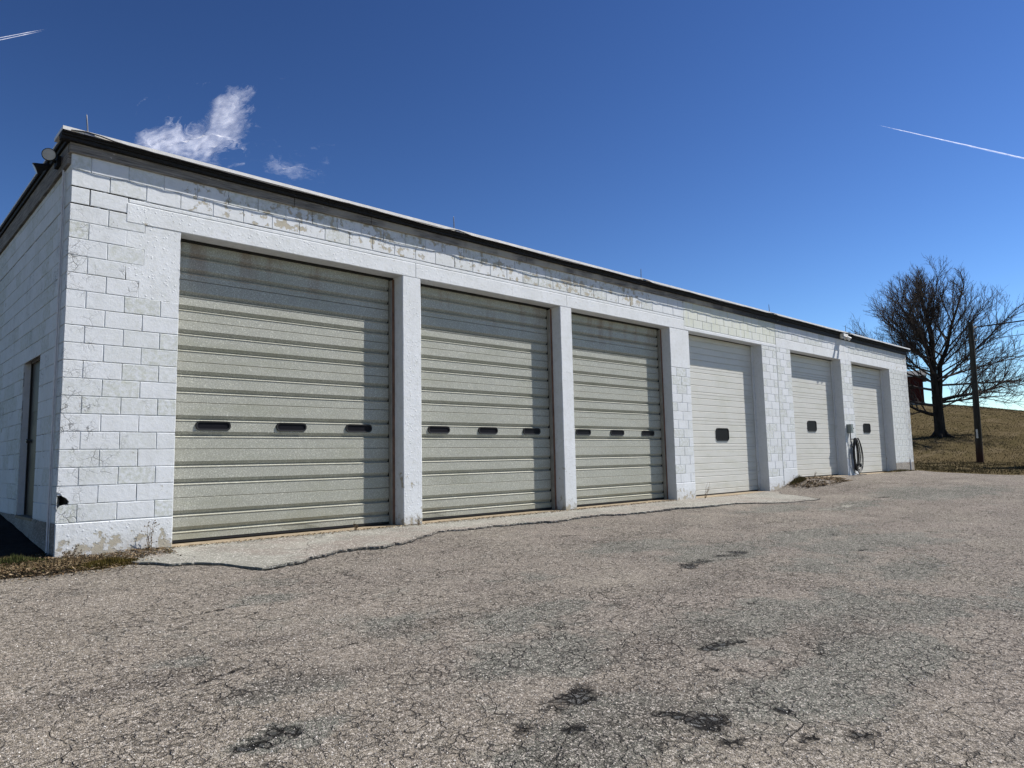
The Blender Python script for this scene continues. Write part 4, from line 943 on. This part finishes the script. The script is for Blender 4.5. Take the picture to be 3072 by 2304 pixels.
# ---------------------------------------------------------------- bare tree
def grow_tree():
    R = random.Random(12); T = MB(); Cn = MB(); B = Vector((47.65, 4.64, float(lawn_z(47.65, 4.64))-.25)); 
    H = 7.9
    def unit(): 
        v = Vector((R.gauss(0, 1), R.gauss(0, 1), R.gauss(0, 1))); return v.normalized()
    def limb(mb, p, d, L, r0, nseg, up, wob, sides, r1f=.35):
        P = [p.copy()]; Rr = [r0]; d = d.normalized()
        for i in range(nseg):
            d = (d+unit()*wob+Vector((0, 0, up))).normalized(); P.append(P[-1]+d*L/nseg); Rr.append(r0*(1-(1-r1f)*(i+1)/nseg))
        mb.tube(P, Rr, sides, cap=False); return P, Rr
    def at(P, t):
        f = t*(len(P)-1); i = min(int(f), len(P)-2); return P[i].lerp(P[i+1], f-i), (P[i+1]-P[i]).normalized()
    def side(d, ang):
        o = d.cross(unit()).normalized(); return (d*math.cos(ang)+o*math.sin(ang)).normalized()
    def twigs(P, r0, L, lvl):
        if lvl == 1: n = int(4+L*2.6)
        elif lvl == 2: n = int(3+L*4.0)
        else: n = int(1+L*5)
        for i in range(n):
            t = .16+.84*(i+R.random())/n; q, d = at(P, min(t, .99)); dd = side(d, math.radians(R.uniform(24, 50)))
            dd = (dd+Vector((0, 0, .20 if lvl < 3 else .4))).normalized()
            if lvl == 1: l = L*(.42-.20*t)*R.uniform(.7, 1.25)+.25; rr = max(.013, r0*.42*(1-.4*t))
            elif lvl == 2: l = L*(.50-.2*t)*R.uniform(.6, 1.2)+.10; rr = .0095
            else: l = R.uniform(.12, .30); rr = .0070
            PP, _ = limb(Cn, q, dd, l, rr, 4 if lvl == 1 else (3 if lvl == 2 else 1), .05, .16, 4 if lvl == 1 else 3, .45)
            if lvl < 3 and l > .22: twigs(PP, rr, l, lvl+1)
    # trunk with root flare, forking into two close leaders
    P0 = [B, B+Vector((0, 0, .28)), B+Vector((.0, 0, .7)), B+Vector((.02, .02, 1.9)), B+Vector((.03, .02, 2.7))]
    T.tube(P0, [.52, .38, .31, .28, .30], 14)
    for a in range(6):
        aa = a*1.05+.3; T.tube([B+Vector((math.cos(aa)*.25, math.sin(aa)*.25, .55)), B+Vector((math.cos(aa)*.42, math.sin(aa)*.42, .30)), B+Vector((math.cos(aa)*.85, math.sin(aa)*.85, .12))], [.12, .12, .03], 7)
    f = P0[-1]; hrr = Vector((cy_, -sy_, 0))
    LA = [f-hrr*.07, f-hrr*.10+Vector((0, 0, 1.2)), f-hrr*.10+Vector((0, 0, 2.4)), f-hrr*.05+Vector((.1, 0, 3.9)), f-hrr*.22+Vector((0, .1, 5.4)), f-hrr*.55+Vector((0, 0, 6.7)), f-hrr*.75+Vector((0, 0, H-2.6))]
    T.tube(LA, [.22, .20, .19, .15, .10, .06, .02], 10)
    LB = [f+hrr*.13, f+hrr*.25+Vector((0, 0, .9)), f+hrr*.32+Vector((0, 0, 1.9)), f+hrr*.85+Vector((0, 0, 3.0)), f+hrr*1.25+Vector((0, 0, 4.4)), f+hrr*1.9+Vector((0, 0, 6.0)), f+hrr*2.3+Vector((0, 0, 7.0))]
    T.tube(LB, [.17, .155, .14, .11, .085, .05, .015], 9)
    LC = [f-hrr*.08+Vector((0, .1, 2.6)), f-hrr*.55+Vector((0, .2, 3.8)), f-hrr*1.3+Vector((0, .2, 5.2)), f-hrr*1.9+Vector((0, .3, 6.6))]
    T.tube(LC, [.12, .10, .06, .02], 8)
    def along(P, z0, n, lo, hi, Lmax):
        for i in range(n):
            t = (i+R.random()*.8)/n; q, d = at(P, min(.985, z0+(1-z0)*t)); a = i*2.4+R.uniform(-.5, .5)
            out = Vector((math.cos(a), math.sin(a), 0)); hh = (q.z-B.z)/H
            el = math.radians(lo+(hi-lo)*hh+R.uniform(-9, 9)); dd = out*math.cos(el)+Vector((0, 0, math.sin(el)))
            prof = math.sqrt(max(.05, 1-((hh-.38)/.66)**2))*(1.14 if hh < .5 else 1.)
            L = Lmax*prof*R.uniform(.75, 1.08)
            r0 = .024+.008*L
            PP, RR = limb(Cn, q, dd, L, r0, 9, .036, .085, 6, .22); twigs(PP, r0, L, 1)
    along(LA, .05, 30, 4, 68, 5.3); along(LB, .12, 18, 4, 58, 4.7); along(LC, .2, 10, 12, 60, 3.3)
    # the low heavy limbs
    for (hz, sg, L, el, r0, up) in ((1.35, -1, 2.8, 8, .12, .07), (1.95, -1, 4.2, 4, .09, .03), (2.25, 1, 6.4, 16, .12, .006), (1.75, 1, 3.2, 18, .05, .02), (2.1, 1, 5.0, 4, .07, -.006), (2.9, -1, 4.6, 6, .08, .03), (3.4, -1, 5.0, 20, .07, .02), (4.0, -1, 4.9, 24, .06, .02), (4.6, -1, 4.4, 30, .05, .02), (3.2, 1, 5.2, 2, .07, .0), (3.6, 1, 5.6, 10, .07, .01)):
        dd = hrr*sg*math.cos(math.radians(el))+Vector((R.uniform(-.3, .3), R.uniform(-.3, .3), math.sin(math.radians(el))))
        PP, RR = limb(T if r0 > .1 else Cn, B+Vector((0, 0, hz+.2))+hrr*sg*.15, dd, L, r0, 10, up, .07, 8, .25); twigs(PP, r0, L, 1)
    t = tag(empty('bare_tree', B), 'broad leafless tree with two leaders on the grassy slope behind the pole', 'tree')
    for nm, mb, mt in (('trunk', T, M_BARK), ('crown', Cn, M_TWIG)):
        o = mb.build(nm, mt, t); o.matrix_parent_inverse = Matrix.Translation(-B); 
grow_tree()

# ---------------------------------------------------------------- red shed on the hill
u_ = Vector((-.29, .957, 0)); v_ = Vector((.957, .29, 0)); c0 = Vector((66.6, 10.95, 0)); zg = 4.95
Msh = Matrix(((v_.x, u_.x, 0, c0.x), (v_.y, u_.y, 0, c0.y), (0, 0, 1, zg), (0, 0, 0, 1)))
sh = empty('red_shed'); sh.matrix_world = Msh; tag(sh, 'small red wooden shed toned down for tree shade, on a grey base beyond the bare tree', 'shed')
m = MB(); m.box(0, 6, 0, 8, -1.5, .26); m.build('shed_base', M_GREYW, sh)
m = MB(); m.box(.03, 5.97, .03, 7.97, .262, 2.55); m.build('shed_wall', M_REDW, sh)
for i in range(38):
    m = MB(); m.box(.005, .028, .04+i*.209, .04+i*.209+.195, .27, 2.50); m.build('board', M_REDW, sh)
for y0_, y1_ in ((1.6, 2.5), (4.6, 5.5)): m = MB(); m.box(-.01, .004, y0_, y1_, 1.1, 1.9); m.build('shed_window', M_GLASS, sh)
m = MB(); m.add([(-.35, -.3, 2.52), (6.35, -.3, 2.52), (6.35, 8.3, 2.52), (-.35, 8.3, 2.52), (3, -.3, 3.25), (3, 8.3, 3.25), (-.35, -.3, 2.6), (-.35, 8.3, 2.6), (6.35, -.3, 2.6), (6.35, 8.3, 2.6), (3, -.3, 3.33), (3, 8.3, 3.33)],
  [(0, 3, 5, 4), (1, 4, 5, 2), (6, 10, 11, 7), (8, 9, 11, 10), (0, 6, 7, 3), (1, 2, 9, 8), (0, 4, 10, 6), (4, 1, 8, 10), (3, 7, 11, 5), (5, 11, 9, 2)]); m.build('shed_roof', M_ROOF, sh)
m = MB(); m.box(-.375, -.352, -.3, 8.3, 2.50, 2.60); m.build('eave_trim', M_TAG, sh)

# ---------------------------------------------------------------- unseen evergreen right of the frame, added to shadow the grass
def shadow_spruce(loc, h, rad, label):
    R = random.Random(4); t = empty('shadow_evergreen', loc); tag(t, label, 'tree')
    m = MB(); m.tube([(0, 0, -.3), (0, 0, h*.5), (0, 0, h*.98)], [.16, .09, .01], 8); m.build('trunk', M_BARK, t)
    m = MB()
    for i in range(3200):
        z = h*(.08+.92*R.random()**1.25); q = rad*(1-z/h)**.8+.05; a = R.uniform(0, 6.28); rr = q*math.sqrt(R.random()); L = .22+.25*q/rad
        p = Vector((rr*math.cos(a), rr*math.sin(a), z-rr*.18)); d = Vector((math.cos(a), math.sin(a), -.25)).normalized()*L; w = Vector((-math.sin(a), math.cos(a), R.uniform(-.3, .3)))*L*.35
        m.add([p-w, p+w, p+d], [(0, 1, 2)]); m.add([p-w*.6+Vector((0, 0, -.1)), p+w*.6+Vector((0, 0, .1)), p+d*.8+Vector((0, 0, .08))], [(0, 1, 2)])
    m.build('crown', M_NEEDLE, t)
shadow_spruce((36.4, -3.95, 0.), 7.4, 1.7, 'unseen cone shaped evergreen added to cast a shadow into view')

# ---------------------------------------------------------------- cloud wisps and contrails
def sheet(name, c3, ax_, ay_, nx_, ny_, hump, dens, mat, label, cat, group=None):
    u = np.linspace(-1, 1, nx_); v = np.linspace(-1, 1, ny_); Uq, Vq = np.meshgrid(u, v, indexing='ij')
    D = dens(Uq, Vq); P = np.asarray(c3)[None, None]+Uq[..., None]*np.asarray(ax_)+Vq[..., None]*np.asarray(ay_)
    P[..., 2] += hump*(fbm(Uq*3+5, Vq*3+5, 1, 4, 2)-.5)
    i_ = np.arange(nx_*ny_).reshape(nx_, ny_); F = np.stack([i_[:-1, :-1], i_[1:, :-1], i_[1:, 1:], i_[:-1, 1:]], -1).reshape(-1, 4)
    col = np.stack([D, D, D, np.ones_like(D)], -1).reshape(-1, 4)
    cc_ = np.asarray(c3, float)
    o = link(name, np_mesh(name, (P-cc_).reshape(-1, 3), F, mat, smooth=True, attrs={'dens': col}), None, tuple(cc_)); tag(o, label, cat, group); o.visible_shadow = True; return o
def sky_pt(u, v, z):
    d = RT*((u-1536)/CAM['f'])-UP*((v-1152)/CAM['f'])+FWD; t = (z-CP.z)/d.z; return CP+d*t
def bl(cs):
    def f(U, V):
        r = np.zeros_like(U)
        for cx, cy, rx, ry in cs: r = np.maximum(r, np.clip(1.25-np.hypot((U-cx)/rx, (V-cy)/ry), 0, 1))
        return r*np.clip((1-np.maximum(abs(U), abs(V)))*6, 0, 1)
    return f
a_ = sky_pt(590, 400, 1200); rr_ = sky_pt(790, 400, 1200)-a_; uu_ = sky_pt(660, 245, 1200)-a_
sheet('cloud', a_, rr_, uu_, 60, 60, 90, bl([(-.30, -.28, .62, .50), (.25, -.10, .6, .65), (.30, .45, .36, .42), (.10, -.25, .8, .5)]), M_CLOUD, 'wispy white cloud above the left part of the roof', 'cloud')
a_ = sky_pt(868, 495, 1200); rr_ = sky_pt(985, 505, 1200)-a_; uu_ = sky_pt(880, 425, 1200)-a_
sheet('cloud', a_, rr_, uu_, 40, 40, 60, bl([(0, -.2, .6, .5)]), M_WISP, 'faint small cloud wisp right of the larger one', 'cloud')
def trail(p0, p1, w0, w1, label, n=160):
    p0 = Vector(p0); p1 = Vector(p1); t = (p1-p0).normalized(); s = t.cross(Vector((0, 0, 1))).normalized(); vs = []; dn = []; fs = []
    for i in range(n):
        f = i/(n-1); c_ = p0.lerp(p1, f); w = w0+(w1-w0)*f; w *= .8+.5*float(fbm(f*30, 2., 1, 3, 2))
        for k in range(7):
            q = (k-3)/3; vs.append(c_+s*(q*w)+Vector((0, 0, .35*w*(1-q*q)+.2*w*float(fbm(f*40, k*.7, 1, 2, 1))))); d = (1-abs(q)**1.6)*min(1, f*9+.1); dn.append((d, d, d, 1))
    for i in range(n-1):
        for k in range(6): fs.append((i*7+k, i*7+k+1, i*7+k+8, i*7+k+7))
    V = np.array([tuple(v-p0) for v in vs]); o = link('contrail', np_mesh('contrail', V, np.array(fs), M_TRAIL, smooth=True, attrs={'dens': np.array(dn)}), None, tuple(p0)); tag(o, label, 'contrail')
trail(sky_pt(2590, 366, 2400), sky_pt(3500, 575, 2400), 4, 34, 'long white contrail falling to the right edge of the sky')
trail(sky_pt(146, 86, 2400), sky_pt(-400, 190, 2400), 3.5, 8, 'upper of two short thin contrails in the top left sky')
trail(sky_pt(140, 91, 2400), sky_pt(-400, 205, 2400), 3.5, 8, 'lower of two short thin contrails in the top left sky')
